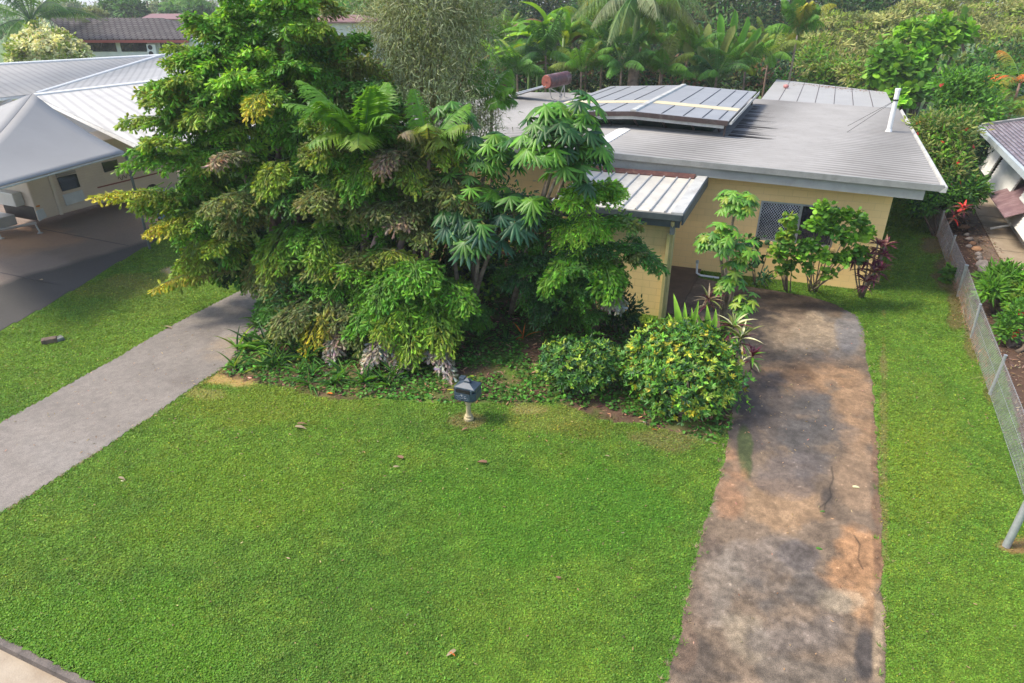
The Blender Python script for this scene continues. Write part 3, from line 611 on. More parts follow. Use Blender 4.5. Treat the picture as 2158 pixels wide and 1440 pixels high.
sub(m, 'dark_fascia', M['darkframe'], cr, R)
m = MB()
for a, b in ((s0 + .12, sr), (sr, s1 - .1)):
    m.hexa([cl(a, t0 + .0, -.27), cl(b, t0 + .0, -.27), cl(b, t0 + .06, -.27), cl(a, t0 + .06, -.27)], [cl(a, t0 + .0, -.17), cl(b, t0 + .0, -.17), cl(b, t0 + .06, -.17), cl(a, t0 + .06, -.17)])
m.hexa([cl(s0 - .12, t0, -.12), cl(s0 - .01, t0, -.12), cl(s0 - .01, t1, -.12), cl(s0 - .12, t1, -.12)], [cl(s0 - .14, t0, .02), cl(s0 - .11, t0, .02), cl(s0 - .11, t1, .02), cl(s0 - .14, t1, .02)])
sub(m, 'gutter', M['gutter'], cr, R)
m = MB()
g = t0 + 1.0
m.hexa([hs(s0 + .6, g, 3.4), hs(s1 - .5, g, 3.4), hs(s1 - .5, t1 - .3, 3.4), hs(s0 + .6, t1 - .3, 3.4)], [hs(s0 + .6, g, 3.98), hs(s1 - .5, g, 3.98), hs(s1 - .5, t1 - .3, 3.98), hs(s0 + .6, t1 - .3, 3.98)])
sub(m, 'clerestory_glass', mat('greenglass', (.01, .05, .04), (.005, .02, .02), .15, 2), cr, R)
m = MB()
for s in (6.4, 7.3, 8.3, 9.3, 10.3, 11.3): m.tube([hs(s, g - .03, 3.56), hs(s - .05, t0 + .08, 3.92)], .04, 4)
for t in (t0 + .2, t1 - .3): m.tube([hs(s0 + .1, t, 3.4), hs(s0 + .1, t, 4.0)], .04, 4)
sub(m, 'strut', M['darkframe'], cr, R)
# black streaks of mould beside the raised roof
rg = np.random.default_rng(5)
m = MB()
for k in range(95):
    t = 4.7 + 9.0 * rg.uniform() ** 1.6; s_ = 6.02; L = rg.uniform(.15, 1.0) * (1.3 - (t - 4.7) / 11) * (.5 + rg.uniform()); wd = rg.uniform(.03, .12); zz = lambda q: ZE + (ZR - ZE) * q / RW + .038
    m.hexa([hs(s_, t, zz(s_)), hs(s_ - L, t + wd * .4, zz(s_ - L)), hs(s_ - L * .6, t + wd, zz(s_ - L * .6)), hs(s_, t + wd, zz(s_))], [hs(s_, t, zz(s_) + .003), hs(s_ - L, t + wd * .4, zz(s_ - L) + .003), hs(s_ - L * .6, t + wd, zz(s_ - L * .6) + .003), hs(s_, t + wd, zz(s_) + .003)])
o = sub(m, 'mould_streaks', mat('mould', (.05, .042, .042), (.02, .018, .018), .9, 12), roof, R); o['kind'] = 'stuff'
# entry roof and walls
ez0, ez1, e0, eT = 2.95, 3.10, 5.93, -3.63
EL = 9.3
m = MB(); m.hexa([hs(e0, eT, ez0 - .03), hs(EL, eT, ez0 - .03), hs(EL, -.12, ez1 - .03), hs(e0, -.12, ez1 - .03)], [hs(e0, eT, ez0), hs(EL, eT, ez0), hs(EL, -.12, ez1), hs(e0, -.12, ez1)])
er = m.build('entry_roof', M['entryroof'], R)
m = MB()
for k in range(9):
    s = e0 + .42 + k * .37
    m.hexa([hs(s - .035, eT, ez0 + .001), hs(s + .035, eT, ez0 + .001), hs(s + .035, -.35, ez1 - .012), hs(s - .035, -.35, ez1 - .012)], [hs(s - .015, eT, ez0 + .05), hs(s + .015, eT, ez0 + .05), hs(s + .015, -.35, ez1 + .03), hs(s - .015, -.35, ez1 + .03)])
sub(m, 'rib', M['rib'], er, R)
m = MB(); m.hexa([hs(e0 + .3, -.34, ez1 - .005), hs(EL, -.34, ez1 - .005), hs(EL, -.13, ez1), hs(e0 + .3, -.13, ez1)], [hs(e0 + .3, -.34, ez1 + .02), hs(EL, -.34, ez1 + .02), hs(EL, -.13, ez1 + .1), hs(e0 + .3, -.13, ez1 + .1)])
sub(m, 'rusty_flashing', M['rust'], er, R)
m = MB(); m.hexa([hs(e0 - .03, eT - .03, ez0 - .02), hs(e0 + .26, eT - .03, ez0 - .02), hs(e0 + .26, -.1, ez1 - .02), hs(e0 - .03, -.1, ez1 - .02)], [hs(e0 - .03, eT - .03, ez0 + .045), hs(e0 + .26, eT - .03, ez0 + .035), hs(e0 + .26, -.1, ez1 + .045), hs(e0 - .03, -.1, ez1 + .05)])
sub(m, 'capping', M['gutter'], er, R)
m = MB(); m.hexa([hs(e0 - .03, eT - .14, ez0 - .15), hs(EL, eT - .14, ez0 - .15), hs(EL, eT - .035, ez0 - .15), hs(e0 - .03, eT - .035, ez0 - .15)], [hs(e0 - .03, eT - .15, ez0 + .01), hs(EL, eT - .15, ez0 + .01), hs(EL, eT - .035, ez0 - .02), hs(e0 - .03, eT - .035, ez0 - .02)])
m.hexa([hs(e0 + .02, eT + .0, ez0 - .36), hs(EL, eT, ez0 - .36), hs(EL, eT + .05, ez0 - .36), hs(e0 + .02, eT + .05, ez0 - .36)], [hs(e0 + .02, eT, ez0 - .035), hs(EL, eT, ez0 - .035), hs(EL, eT + .05, ez0 - .035), hs(e0 + .02, eT + .05, ez0 - .035)])
m.hexa([hs(e0 - .06, eT - .03, ez0 - .27), hs(e0 - .01, eT - .03, ez0 - .27), hs(e0 - .01, .0, ez1 - .27), hs(e0 - .06, .0, ez1 - .27)], [hs(e0 - .06, eT - .03, ez0 + .02), hs(e0 - .01 - .022, eT - .03, ez0 + .02), hs(e0 - .032, .0, ez1 + .02), hs(e0 - .06, .0, ez1 + .02)])
sub(m, 'gutter', M['darktrim'], er, R, bevel=.008)
ew = np.array([*hs(6.22, -3.38, 0)[:2]])
wall_obj('wall', hs(9.2, -3.38, 0), hs(6.22, -3.38, 0), -.05, 2.75, .15, M['entrywall'], R)
m = MB(); b = hs(6.16, -3.5, 0); m.frame(b - UP * .02, V3, -U3, UP, .09, .06, 2.42); m.tube([hs(6.12, -3.55, 2.4), hs(6.12, -3.62, 2.5), hs(6.12, -3.70, 2.76)], .05, 4)
m.frame(hs(6.10, -3.50, -.02), V3, U3, UP, .1, .26, 2.62)
m.build('downpipe', M['pipe'], R, bevel=.01)
m = MB(); m.frame(hs(6.06, -3.70, 2.42), V3, U3, UP, .11, .12, .22); m.build('rainwater_head', M['darktrim'], R)
m = MB(); m.hexa([hs(5.8, -3.2, -.02), hs(9.1, -3.2, -.02), hs(9.1, .6, -.02), hs(5.8, .6, -.02)], [hs(5.8, -3.2, .06), hs(9.1, -3.2, .06), hs(9.1, .6, .06), hs(5.8, .6, .06)])
m.build('porch_floor', mat('porch', (.12, .075, .05), (.07, .045, .03), .7, 3), R)
# screen wall of brown slats behind the shrubs
m = MB()
for k in range(14): m.frame(hs(9.4, -1.5, .15 + k * .17), V3, U3, UP, 4.4, .03, .12)
tag(m.build('slatted_screen', M['timber']), 'brown horizontal slatted screen half hidden behind the umbrella tree', 'screen')

# vent pipe with stay wires
pb, pt = hs(.77, 8.6, 3.36), Q(1893, 188, hs(.77, 8.6, 0)[1]); root = empty('vent_pipe', pb, 'tall white vent pipe standing on the right edge of the corrugated roof', 'pipe')
m = MB(); m.tube([pb, pb + UP * .12], [.13, .09], 12); m.tube([pb, pb * .02 + pt * .98], .085, 14); m.tube([pb * .03 + pt * .97, pt + UP * .02], [.1, .095], 14); m.build('pipe', M['white'], root, smooth=False)
bd = pb * .25 + pt * .75; m = MB(); m.tube([bd - UP * .03, bd + UP * .03], .095, 12); m.build('clamp', M['black'], root)
for px_, py_ in ((1786, 266), (1785, 279)):
    m = MB(); e = P(px_, py_, 3.42); m.tube([bd, e], .008, 4); m.build('stay_wire', M['black'], root)
# solar water heater on the roof's far left
tb_ = hs(15.4, 12.3, 3.42); root = empty('solar_water_heater', tb_, 'rusty cylindrical solar water heater on a metal stand at the far roof end', 'water heater')
ta = Q(1151, 173, 33.2); tc_ = Q(1196, 164, 34.4); ax = nrm(tc_ - ta); m = MB(); pr = [0, .02, .04, 1.0 - .04, 1]
L = np.linalg.norm(tc_ - ta); m.tube([ta, ta + ax * .03, ta + ax * .06, tc_ - ax * .06, tc_ - ax * .03, tc_], [.24, .29, .31, .31, .29, .24], 20); m.build('tank', M['tank'], root, smooth=False)
m = MB(); m.tube([ta - ax * .012, ta + ax * .02], [.27, .295], 20); m.tube([ta - ax * .05, ta], .03, 8); m.build('end_cap', mat('rustcap', (.28, .07, .04), (.14, .04, .03), .7, 8), root)
m = MB()
for q, g_ in ((ta + ax * .25, P(1162, 208, 3.42)), (tc_ - ax * .25, P(1190, 206, 3.42)), (tc_ - ax * .25, P(1178, 206, 3.42)), (ta + ax * .25, P(1185, 200, 3.42))): m.tube([q - UP * .28, g_], .025, 5)
m.build('stand', M['alu'], root)
a, b_, c_, d_ = P(1073, 207, 3.42), P(1083, 201, 3.42), ta + ax * .3 - UP * .2, ta - UP * .25
m = MB(); m.hexa([a, b_, c_, d_], [p + UP * .07 for p in (a, b_, c_, d_)]); m.build('collector', M['darkframe'], root)
m = MB()
for p, q in ((a, d_), (b_, c_)): m.tube([p + UP * .07, q + UP * .07], .03, 4)
m.build('collector_frame', M['alu'], root)

# white flat patio roof behind
root = empty('patio', hs(3, 20, 0), 'white flat patio roof with seams and fallen leaves behind the corrugated roof', 'patio')
def bp_(s, t, dz=0): return hs(s, t, 3.4 + .017 * (t - 15.8) + dz)
bq = [(.16, 15.75), (.24, 21.4), (5.99, 25.7), (6.03, 15.75)]
m = MB(); m.hexa([bp_(*q, -.12) for q in bq], [bp_(*q) for q in bq]); m.build('patio_roof', M['whiteroof'], root)
m = MB()
for k in range(1, 7):
    s = .2 + k * .83; te = 21.4 + (s - .24) * .747
    m.hexa([bp_(s, 15.76, .002), bp_(s + .025, 15.76, .002), bp_(s + .025, te, .002), bp_(s, te, .002)], [bp_(s, 15.76, .012), bp_(s + .025, 15.76, .012), bp_(s + .025, te, .012), bp_(s, te, .012)])
m.build('seam', M['darkframe'], root)
m = MB()
for q in ((.4, 16.5), (.5, 21), (5.8, 25), (5.8, 16.5)): m.tube([hs(*q, 0), bp_(*q, -.1)], .06, 8)
m.build('post', M['white'], root)
b = Bag(); rg = np.random.default_rng(9)
n = 500; s = rg.normal(2.2, 1.0, n); t = 22.2 + (s - .24) * .5 + rg.normal(-.5, .5, n)
ok = (s > .3) & (s < 5.5) & (t < 21.1 + (s - .24) * .7)
b.leaves(LANCE, np.array([bp_(a_, b_, .015) for a_, b_ in zip(s[ok], t[ok])]), nrm(np.c_[rg.normal(0, 1, (ok.sum(), 2)), np.zeros(ok.sum())]), UP, .05, .12, cj(rg, PAL['brown'], ok.sum()))
tag(b.build('leaf_litter', M['leaf_matte']), 'drift of brown fallen leaves at the back edge of the white patio roof', 'leaf litter', kind='stuff')
m = MB(); o = bp_(5.2, 21.5, .0) + UP * .1; m.lathe(o, [(.01, -.1), (.12, -.07), (.15, 0), (.12, .08), (.01, .1)], 12)
tag(m.build('ball', mat('pinkball', (.5, .2, .18), None, .5, 3), smooth=True), 'faded pink ball lying on the white patio roof', 'ball')

# ================================================================ RIGHT NEIGHBOUR
A_, B_ = P(2073, 399), P(2158, 522); D3 = nrm(B_ - A_); N3 = np.array([D3[1], -D3[0], 0])       # N3 points to our side
if N3[0] > 0: N3 = -N3
root = empty('neighbour_house', A_, 'white rendered house with louvred hoods and purple grey tiled roof at right', 'house')
m = MB(); m.frame(A_ - UP * .02, D3, -N3, UP, 15, .2, 2.75); m.frame(A_ - N3 * .2 - UP * .02, -N3, D3, UP, 9, .2, 2.75); m.build('wall', mat('render', (.66, .62, .56), (.56, .52, .46), .8, 1, dirt=(.42, .34, .26), damt=.4), root)
e0_, e1_ = Q(2068, 265, 30.0), Q(2158, 352, 21.77); e0_[2] = e1_[2] = 2.92; ed = nrm(e1_ - e0_); e1_ = e0_ + ed * 16; pn = -np.array([ed[1], -ed[0], 0]); pn = pn if pn[0] > 0 else -pn
m = MB()
def rr(a, b): return e0_ + ed * a * 16 + pn * 5 * b + UP * 1.15 * b
o = 0
n_c = 40
for k in range(n_c):      # overlapping tile courses, each one a small step
    b0, b1 = k / n_c, (k + 1) / n_c
    q = [rr(0, b0), rr(1, b0), rr(1, b1), rr(0, b1)]; q[2] = q[2] - UP * .028; q[3] = q[3] - UP * .028
    m.hexa([p - UP * .03 for p in q], q)
ms, n, l, bs = new_mat('tiles_purple'); bs.inputs['Roughness'].default_value = .6
tc = n.new('ShaderNodeTexCoord'); mp = n.new('ShaderNodeMapping'); mp.inputs['Rotation'].default_value = (0, 0, -math.atan2(ed[1], ed[0])); l.new(tc.outputs['Object'], mp.inputs[0])
br = n.new('ShaderNodeTexBrick'); br.inputs['Scale'].default_value = 1; br.inputs['Brick Width'].default_value = .3; br.inputs['Row Height'].default_value = .125; br.inputs['Mortar Size'].default_value = .02
br.inputs['Color1'].default_value = (.17, .135, .155, 1); br.inputs['Color2'].default_value = (.30, .27, .30, 1); br.inputs['Mortar'].default_value = (.035, .03, .035, 1); l.new(mp.outputs[0], br.inputs['Vector'])
l.new(br.outputs[0], bs.inputs['Base Color'])
m.build('roof', ms, root)
m = MB(); m.frame(e0_ - UP * .2 + N3 * .02, ed, N3, UP, 16, .12, .2); m.build('gutter', mat('paleblue', (.42, .47, .49), (.34, .38, .39), .5, 2, dirt=(.2, .16, .13), dscale=4, damt=.5), root)
m = MB(); m.hexa([rr(0, 0) - ed * .1 - UP * .1, rr(0, 0) + ed * .05 - UP * .1, rr(0, 1) + ed * .05 - UP * .1, rr(0, 1) - ed * .1 - UP * .1], [rr(0, 0) - ed * .1 + UP * .08, rr(0, 0) + ed * .12 + UP * .08, rr(0, 1) + ed * .12 + UP * .08, rr(0, 1) - ed * .1 + UP * .08]); m.build('roof_edge_capping', M['whiteroof'], root)
def hood(s0_, s1_, zt, zb, out, n_=15):
    m = MB(); ln = math.hypot(zt - zb, out); dr = nrm(N3 * out - UP * (zt - zb)); up_ = nrm(np.cross(D3, dr)); up_ = up_ if up_ @ N3 > 0 else -up_
    for k in range(n_):
        o = A_ + D3 * s0_ + UP * zt + N3 * .06 + dr * (k * ln / n_)
        m.frame(o, D3, nrm(dr + up_ * .28), up_, s1_ - s0_, ln / n_ * 1.12, .015)
    h = m.build('window_hood', M['white'], root)
    for s in (s0_, s1_ - .03): m = MB(); m.frame(A_ + D3 * s + UP * zt - UP * .0 + N3 * .03, D3, dr, up_, .03, ln * .99, .03); sub(m, 'hood_side', M['gutter'], h, root)
    m = MB(); m.frame(A_ + D3 * (s0_ + .05) + UP * (zb - .02) + N3 * .02, D3, N3, UP, s1_ - s0_ - .1, .02, zt - zb - .1); m.build('window', M['glass'], root)
hood(.12, 2.6, 2.68, 1.05, .45); hood(3.3, 6.9, 2.68, .95, .5); hood(8.1, 11.4, 2.5, .8, .5)
m = MB(); m.frame(A_ + D3 * 2.66 + UP * .95 + N3 * .02, D3, N3, UP, .5, .02, 1.7); m.build('window', M['black'], root)
m = MB(); o = A_ + D3 * 6.3 + UP * 1.62; m.hexa([o, o + D3 * 3.5, o + D3 * 3.5 + N3 * 1.0 - UP * .5, o + N3 * 1.0 - UP * .5], [p + UP * .03 for p in (o, o + D3 * 3.5, o + D3 * 3.5 + N3 * 1.0 - UP * .5, o + N3 * 1.0 - UP * .5)])
m.build('awning', mat('purplecorr', (.26, .16, .17), (.17, .1, .11), .5, 3, dirt=(.4, .36, .36), dscale=3, damt=.4), root)
m = MB(); m.tube([A_ + D3 * 7.2 + N3 * .75 + UP * .05, A_ + D3 * 7.4 + N3 * .25 + UP * .3, A_ + D3 * 7.45 + N3 * .1 + UP * 1.2], .05, 8); m.build('downpipe', M['white'], root)
m = MB(); m.tube([rr(0, .33) + UP * .0 + ed * .3, rr(0, .33) + ed * .3 + UP * .95], .07, 8); m.build('vent_pipe', M['white'], root)
# concrete path beside it with expansion joints, brick edging, stones
pl = [P(2044, 424), P(2078, 404), P(2158, 522), P(2330, 770), P(2280, 830), P(2129, 587)]
m = MB(); m.slab([p + UP * .02 for p in pl], .05); m.build('concrete_path', M['concrete'])['kind'] = 'structure'
m = MB()
for k in range(9):
    a = pl[0] + (pl[5] - pl[0]) * (k + .6) / 6.5 * 1.0 + UP * .021; b_ = a - N3 * 1.0
    m.frame(a - N3 * .0, b_ - a, D3, UP, 1.15, .02, .003)
m.build('path_joint', M['black'])['kind'] = 'structure'
bl_ = [P(2022, 445), P(2042, 425), P(2127, 588), P(2086, 584), P(2055, 520)]
m = MB(); m.slab([p + UP * .012 for p in bl_], .04); tag(m.build('brick_paving', mat('brickpave', (.2, .14, .10), (.10, .075, .06), .9, 5, dirt=(.28, .2, .13), dscale=1.5, damt=.5)), kind='structure')
rg = np.random.default_rng(31)
def pebble(mb, c, r, rg):
    n = 9; pr = []
    for i in range(6):
        f = i / 5; pr.append((max(.12, sin(pi * (.12 + .76 * f))), f))
    c = np.array(c, float); vs = []; sc = np.array([r * rg.uniform(.8, 1.4), r * rg.uniform(.7, 1.1), r * rg.uniform(.6, .9)]); g0 = rg.uniform(0, 6)
    for a, f in pr:
        for k in range(n):
            g = 2 * pi * k / n; q = np.array([a * cos(g), a * sin(g), f * 1.6 - .4]) * (1 + rg.normal(0, .1)); q = np.array([q[0] * cos(g0) - q[1] * sin(g0), q[0] * sin(g0) + q[1] * cos(g0), q[2]]); vs.append(c + q * sc)
    fs = [(i * n + k, i * n + (k + 1) % n, (i + 1) * n + (k + 1) % n, (i + 1) * n + k) for i in range(5) for k in range(n)] + [tuple(range(n))[::-1], tuple(5 * n + k for k in range(n))]
    mb.add(vs, fs)
stones = [(2031, 482, .16, 1), (2037, 497, .1, 0), (2043, 507, .12, 0), (2049, 516, .11, 1), (2041, 521, .1, 0), (2058, 528, .17, 1), (2061, 539, .12, 0), (2063, 548, .13, 0), (2066, 556, .13, 1), (2066, 563, .22, 0), (2074, 573, .24, 0), (2080, 585, .13, 1)]
desc = ['orange stone at the far end of the edging row', 'small grey stone second from the far end of the edging row', 'grey edging stone third from the far end of the row', 'small rust orange stone mid row, fourth from the far end', 'small pale stone nearest the fence in the edging row', 'large orange stone in the middle of the edging row', 'flat grey stone just below the large orange one',
        'grey brown stone fifth from the near end of the edging row', 'rusty stone touching the two large grey boulders', 'large pale grey boulder in the edging row beside the bricks', 'largest dark grey boulder beside the brick paving', 'small brown stone nearest the green shrub, below the boulders']
for (x, y, r, c), t in zip(stones, desc):
    m = MB(); pebble(m, P(x, y), r, rg); o = m.build('stone', M['orangerock' if c else 'rock'], smooth=True); tag(o, t, 'stone', 'stones edging the neighbour bed')

# ================================================================ CHAIN LINK FENCE
fh = .93
fn = [np.array([8.05, 7.35, 0]), P(2085, 832), P(2046, 713)] + [np.array([*P(x, y, fh)[:2], 0]) for x, y in ((2040, 562), (2012, 499), (1990, 447))] + [np.array([17.6, 28.6, 0])]
root = empty('chain_link_fence', fn[1], 'sagging low chain link wire fence between the side lawn and neighbour path', 'fence')
m = MB()
for a, b_ in zip(fn[:-1], fn[1:]):
    ax = b_ - a; L = np.linalg.norm(ax); lattice(m, a + UP * .03, ax / L, UP, L, fh - .06, .1, .0034, 1.0)
m.build('wire_mesh', M['wire'], root)
m = MB()
for z in (.03, fh * .5, fh - .03): m.tube([p + UP * z + rg.normal(0, .012, 3) for p in fn], .004, 4)
m.build('line_wire', M['galv'], root)
for i, p in enumerate(fn[1:]):
    m = MB(); top = p + UP * (fh + .02) + rg.normal(0, .02, 3); m.tube([p, top], .032 if i != 2 else .05, 10); m.tube([top, top + UP * .012], .038 if i != 2 else .056, 10); m.build('post', M['galv'], root, smooth=False)
b = Bag(); n = 1400; t = rg.uniform(0, 1, n); seg = rg.choice([1, 2, 2, 3, 3, 3, 4], n); fa = np.array(fn)
p = fa[seg] + (fa[seg + 1] - fa[seg]) * t[:, None]; p[:, 2] = rg.uniform(0, .75, n) * vnoise(t * 40, seg * 9., 3, 3); p[:, :2] += rg.normal(0, .04, (n, 2))
b.leaves(NEEDLE, p, rg.normal(0, 1, (n, 3)) + [0, 0, .4], UP, .012, rg.uniform(.15, .4, n), cj(rg, (.3, .2, .13), n))
tag(b.build('dry_vine', M['leaf_matte']), 'dry brown vine stems tangled through the chain link fence', 'vine', kind='stuff')
q0 = P(2120, 1152); root = empty('steel_post', q0, 'thick galvanised steel post leaning out of the grass at the lower right edge', 'post')
m = MB(); q1 = q0 + np.array([.10, .06, 1.05]); m.tube([q0, q1], .055, 16); m.build('pole', M['galv'], root, smooth=False); m = MB(); m.tube([q1, q1 + UP * .03], .06, 16); m.build('cap', M['galv'], root)

# ================================================================ LEFT NEIGHBOUR: white roofs, shade canopy, caravan, bin
root = empty('white_roofed_house', P(300, 178, 0), 'large low house with white corrugated metal roofs at left', 'house')
def plane_corr(name, q, mt, ribs, amp=.02, k=5):
    q = [np.array(p) for p in q]
    m = MB(); corr(m, lambda a, b: (q[0] * (1 - a) + q[3] * a) * (1 - b) + (q[1] * (1 - a) + q[2] * a) * b, ribs, k, amp); o = m.build(name, mt, root, smooth=True)
    m = MB(); m.hexa([p - UP * .14 for p in q], [p - UP * .01 for p in q]); m.build('roof_edge', M['white'], root)
r1, r2, r3, r4 = P(-260, 152, 4.4), P(338, 118, 4.4), P(78, 198, 3.3), P(-260, 236, 3.2)
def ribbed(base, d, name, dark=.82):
    m = mat(name, base, tuple(x * .88 for x in base), .6, .7, dirt=tuple(x * .6 for x in base), dscale=.8, damt=.4, spec=.3); add_rib_shade(m, nrm(d[:2]), .4, dark); return m  # rib shading painted as bands here too
plane_corr('roof', [r1, r4, r3, r2], ribbed((.42, .40, .37), r2 - r1, 'greyroof_ribbed'), 110)
h1, h2, h3 = P(78, 198, 3.3), P(470, 152, 4.1), P(480, 98, 4.6)
plane_corr('roof', [h1, r2, h3, h2], ribbed((.44, .43, .41), h2 - h1, 'whiteroof_ribbed'), 80)
c1, c2, c3, c4 = P(70, 203, 3.9), P(500, 153, 4.4), P(640, 270, 3.6), P(300, 312, 3.4)
plane_corr('roof', [c1, c4, c3, c2], ribbed((.40, .395, .385), c2 - c1, 'carport_ribbed', .78), 110)
m = MB()
for p, q in ((r1, r2), (h1, r2), (r2, h3), (c1, c2)): m.tube([p + UP * .03, q + UP * .03], .09, 6)
m.build('ridge_cap', M['white'], root)
for p, q in ((r4, P(78, 198, 3.3)), (h1, h2)):
    d = q - p; m = MB(); L = np.linalg.norm(d[:2]); m.hexa([p * [1, 1, 0] + np.array([0, .6, 0]), q * [1, 1, 0] + np.array([0, .6, 0]), q * [1, 1, 0] + np.array([0, .8, 0]), p * [1, 1, 0] + np.array([0, .8, 0])], [p + np.array([0, .6, -.2]), q + np.array([0, .6, -.2]), q + np.array([0, .8, -.2]), p + np.array([0, .8, -.2])]); m.build('wall', M['van'], root)
m = MB(); cp = c4 * .75 + c3 * .25; m.tube([cp * [1, 1, 0], cp - UP * .1], .06, 8); m.build('post', M['white'], root)
m = MB(); bb = [P(0, 222, 3.0), P(-150, 250, 3.0), P(-150, 262, 2.6), P(25, 208, 3.25)]; m.hexa([p - UP * .1 for p in bb], bb); m.build('roof_edge', M['white'], root)

pk = P(69, 198, 5.0); cR, cF, cL, cB = P(264, 322, 3.3), P(-170, 443, 3.3), P(-330, 320, 3.3), P(60, 262, 3.3)
root = empty('shade_canopy', pk * [1, 1, 0], 'grey pyramid shade canopy pitched over the caravan at left', 'canopy')
m = MB(); n_ = 14
for a, b_ in ((cR, cF), (cF, cL), (cL, cB), (cB, cR)):
    o = len(m.v); ids = {}
    for i in range(n_ + 1):
        for j in range(n_ + 1 - i):
            u, v = i / n_, j / n_; w_ = 1 - u - v; p = pk * w_ + a * u + b_ * v
            p = p - UP * (.95 * w_ * (u + v) * .62 + .0 * u * v) + UP * .05 * u * v; ids[i, j] = len(m.v); m.v.append(tuple(p))
    for i in range(n_):
        for j in range(n_ - i):
            m.f.append((ids[i, j], ids[i + 1, j], ids[i, j + 1]))
            if i + j < n_ - 1: m.f.append((ids[i + 1, j], ids[i + 1, j + 1], ids[i, j + 1]))
cv = m.build('canopy_cloth', M['canvas'], root, smooth=True); so = cv.modifiers.new('s', 'SOLIDIFY'); so.thickness = .02
m = MB()
for a, b_ in ((cR, cF), (cF, cL), (cL, cB), (cB, cR)): m.tube([a - UP * .03, b_ - UP * .03], .025, 6)
m.build('edge_hem', M['gutter'], root)
for c in (cR, cF, cL, cB): m = MB(); m.tube([c * [1, 1, 0] + (0, 0, .0), c - UP * .02], .045, 8); m.build('pole', M['darktrim'], root)

k0, k1 = P(82, 466, .45), P(126, 453, .45); ud = nrm(P(250, 420, .45) - k1); vd = np.array([-ud[1], ud[0], 0]); vd = vd if vd[0] < 0 else -vd
root = empty('caravan', k1 * [1, 1, 0], 'beige caravan with dark windows parked under the grey canopy', 'caravan')
kf = k0 + vd * 1.9; k2 = k1 + ud * 5.6; foot = [k0, k1, k2, k2 + vd * 2.3, k1 + vd * 2.3, kf]
m = MB(); m.hexa(foot, [p + UP * 2.35 for p in foot]); m.build('body', mat('vanbody', (.6, .52, .43), (.55, .47, .39), .45, 2), root, bevel=.05)
m = MB()
for k in range(20): m.frame(k1 - vd * .004 + ud * .15 + UP * (.25 + k * .1), ud, -vd, UP, 5.4, .008, .012)
m.build('cladding_line', M['van'], root)
m = MB(); m.frame(k1 - vd * .002 + ud * .0, ud, -vd, UP, .11, .05, 2.33); m.build('corner_trim', M['van'], root)
Ak = k1 - vd * .012
def pan(name, pts, mt, th=.02, d=ud, A=Ak):
    q = [PV(x, y, A, d[:2]) for x, y in pts]; m = MB(); nn = -vd if d is ud else nrm(np.array([d[1], -d[0], 0])) * (1 if np.array([d[1], -d[0]]) @ np.array([1, -.3]) > 0 else -1)
    m.hexa(q, [p + nn * th for p in q]); return m.build(name, mt, root, bevel=.01)
pan('window', [(119, 375), (160, 366), (169, 394), (131, 404)], M['glass'], .03); pan('window', [(116, 367), (157, 358), (159, 364), (118, 374)], mat('vanvent', (.3, .28, .25), None, .5), .05)
pan('window', [(213, 343), (246, 336), (249, 356), (220, 364)], M['glass'], .03)
pan('hatch', [(131, 411), (173, 400), (181, 421), (140, 434)], M['vanhatch'], .02)
d0 = nrm(k1 - k0)
pan('hatch', [(75, 445), (90, 439), (99, 457), (82, 467)], M['vanhatch'], .02, d0, k0 + np.array([.01, -.01, 0])); pan('marker_light', [(75, 434), (83, 432), (83, 436), (76, 437)], M['amber'], .03, d0, k0 + np.array([.01, -.01, 0]))
m = MB(); m.frame(Ak + ud * 1.75 + UP * .62, ud, -vd, UP, 3.8, .006, .05); m.build('stripe', M['stripe'], root)
m = MB(); tt = np.linspace(0, 1, 26); pts = [Ak - vd * .02 + ud * (2.7 + .8 * t) + UP * (.78 + .1 * sin(t * 24) * (1 - t * .4) + .1 * t) for t in tt]; m.tube(pts, .012, 4); m.build('lettering', M['black'], root)
for s in (3.3, 4.15):
    c = k1 * [1, 1, 0] + ud * s + UP * .36 - vd * .02
    m = MB(); m.tube([c + vd * .2, c - vd * .01], .35, 24); wh = m.build('wheel', M['tyre'], root, bevel=.03)
    m = MB()
    for k in range(8): g = pi * k / 4; m.tube([c - vd * .02, c - vd * .02 + ud * .2 * cos(g) + UP * .2 * sin(g)], .02, 4)
    pts = [c - vd * .015 + ud * .21 * cos(g) + UP * .21 * sin(g) for g in np.linspace(0, 2 * pi, 25)]; m.tube(pts, .02, 5); sub(m, 'rim', M['alu'], wh, root)
# front: cabinet door, dark boot, drawbar with box and stands
nf = nrm(np.cross(UP, vd)); nf = nf if nf[1] < 0 else -nf
m = MB(); m.frame(k0 + vd * .45 + nf * .01 + UP * .55, vd, nf, UP, 1.6, .35, .5); m.build('front_locker', M['van2'], root, bevel=.04)
m = MB(); m.frame(k0 + vd * .75 + nf * .01 + UP * 1.35, vd, nf, UP, 1.2, .12, .7); m.build('front_window', M['van2'], root, bevel=.04)
m = MB(); m.frame(k0 + vd * .05 + nf * .005 + UP * .0, vd, nf, UP, 1.8, .02, .52); m.build('dark_panel', M['black'], root)
m = MB(); m.frame(k0 + vd * .7 + nf * .36 - UP * .12, vd, nf, UP, 1.5, .8, .38); m.build('storage_box', M['rib'], root, bevel=.02)
m = MB(); dbp = k0 + vd * 1.1 + nf * 2.2 - UP * .15
m.tube([k0 + vd * .2 - UP * .1, dbp], .05, 4); m.tube([k0 + vd * 2.0 - UP * .1, dbp], .05, 4); m.build('drawbar', M['rib'], root)
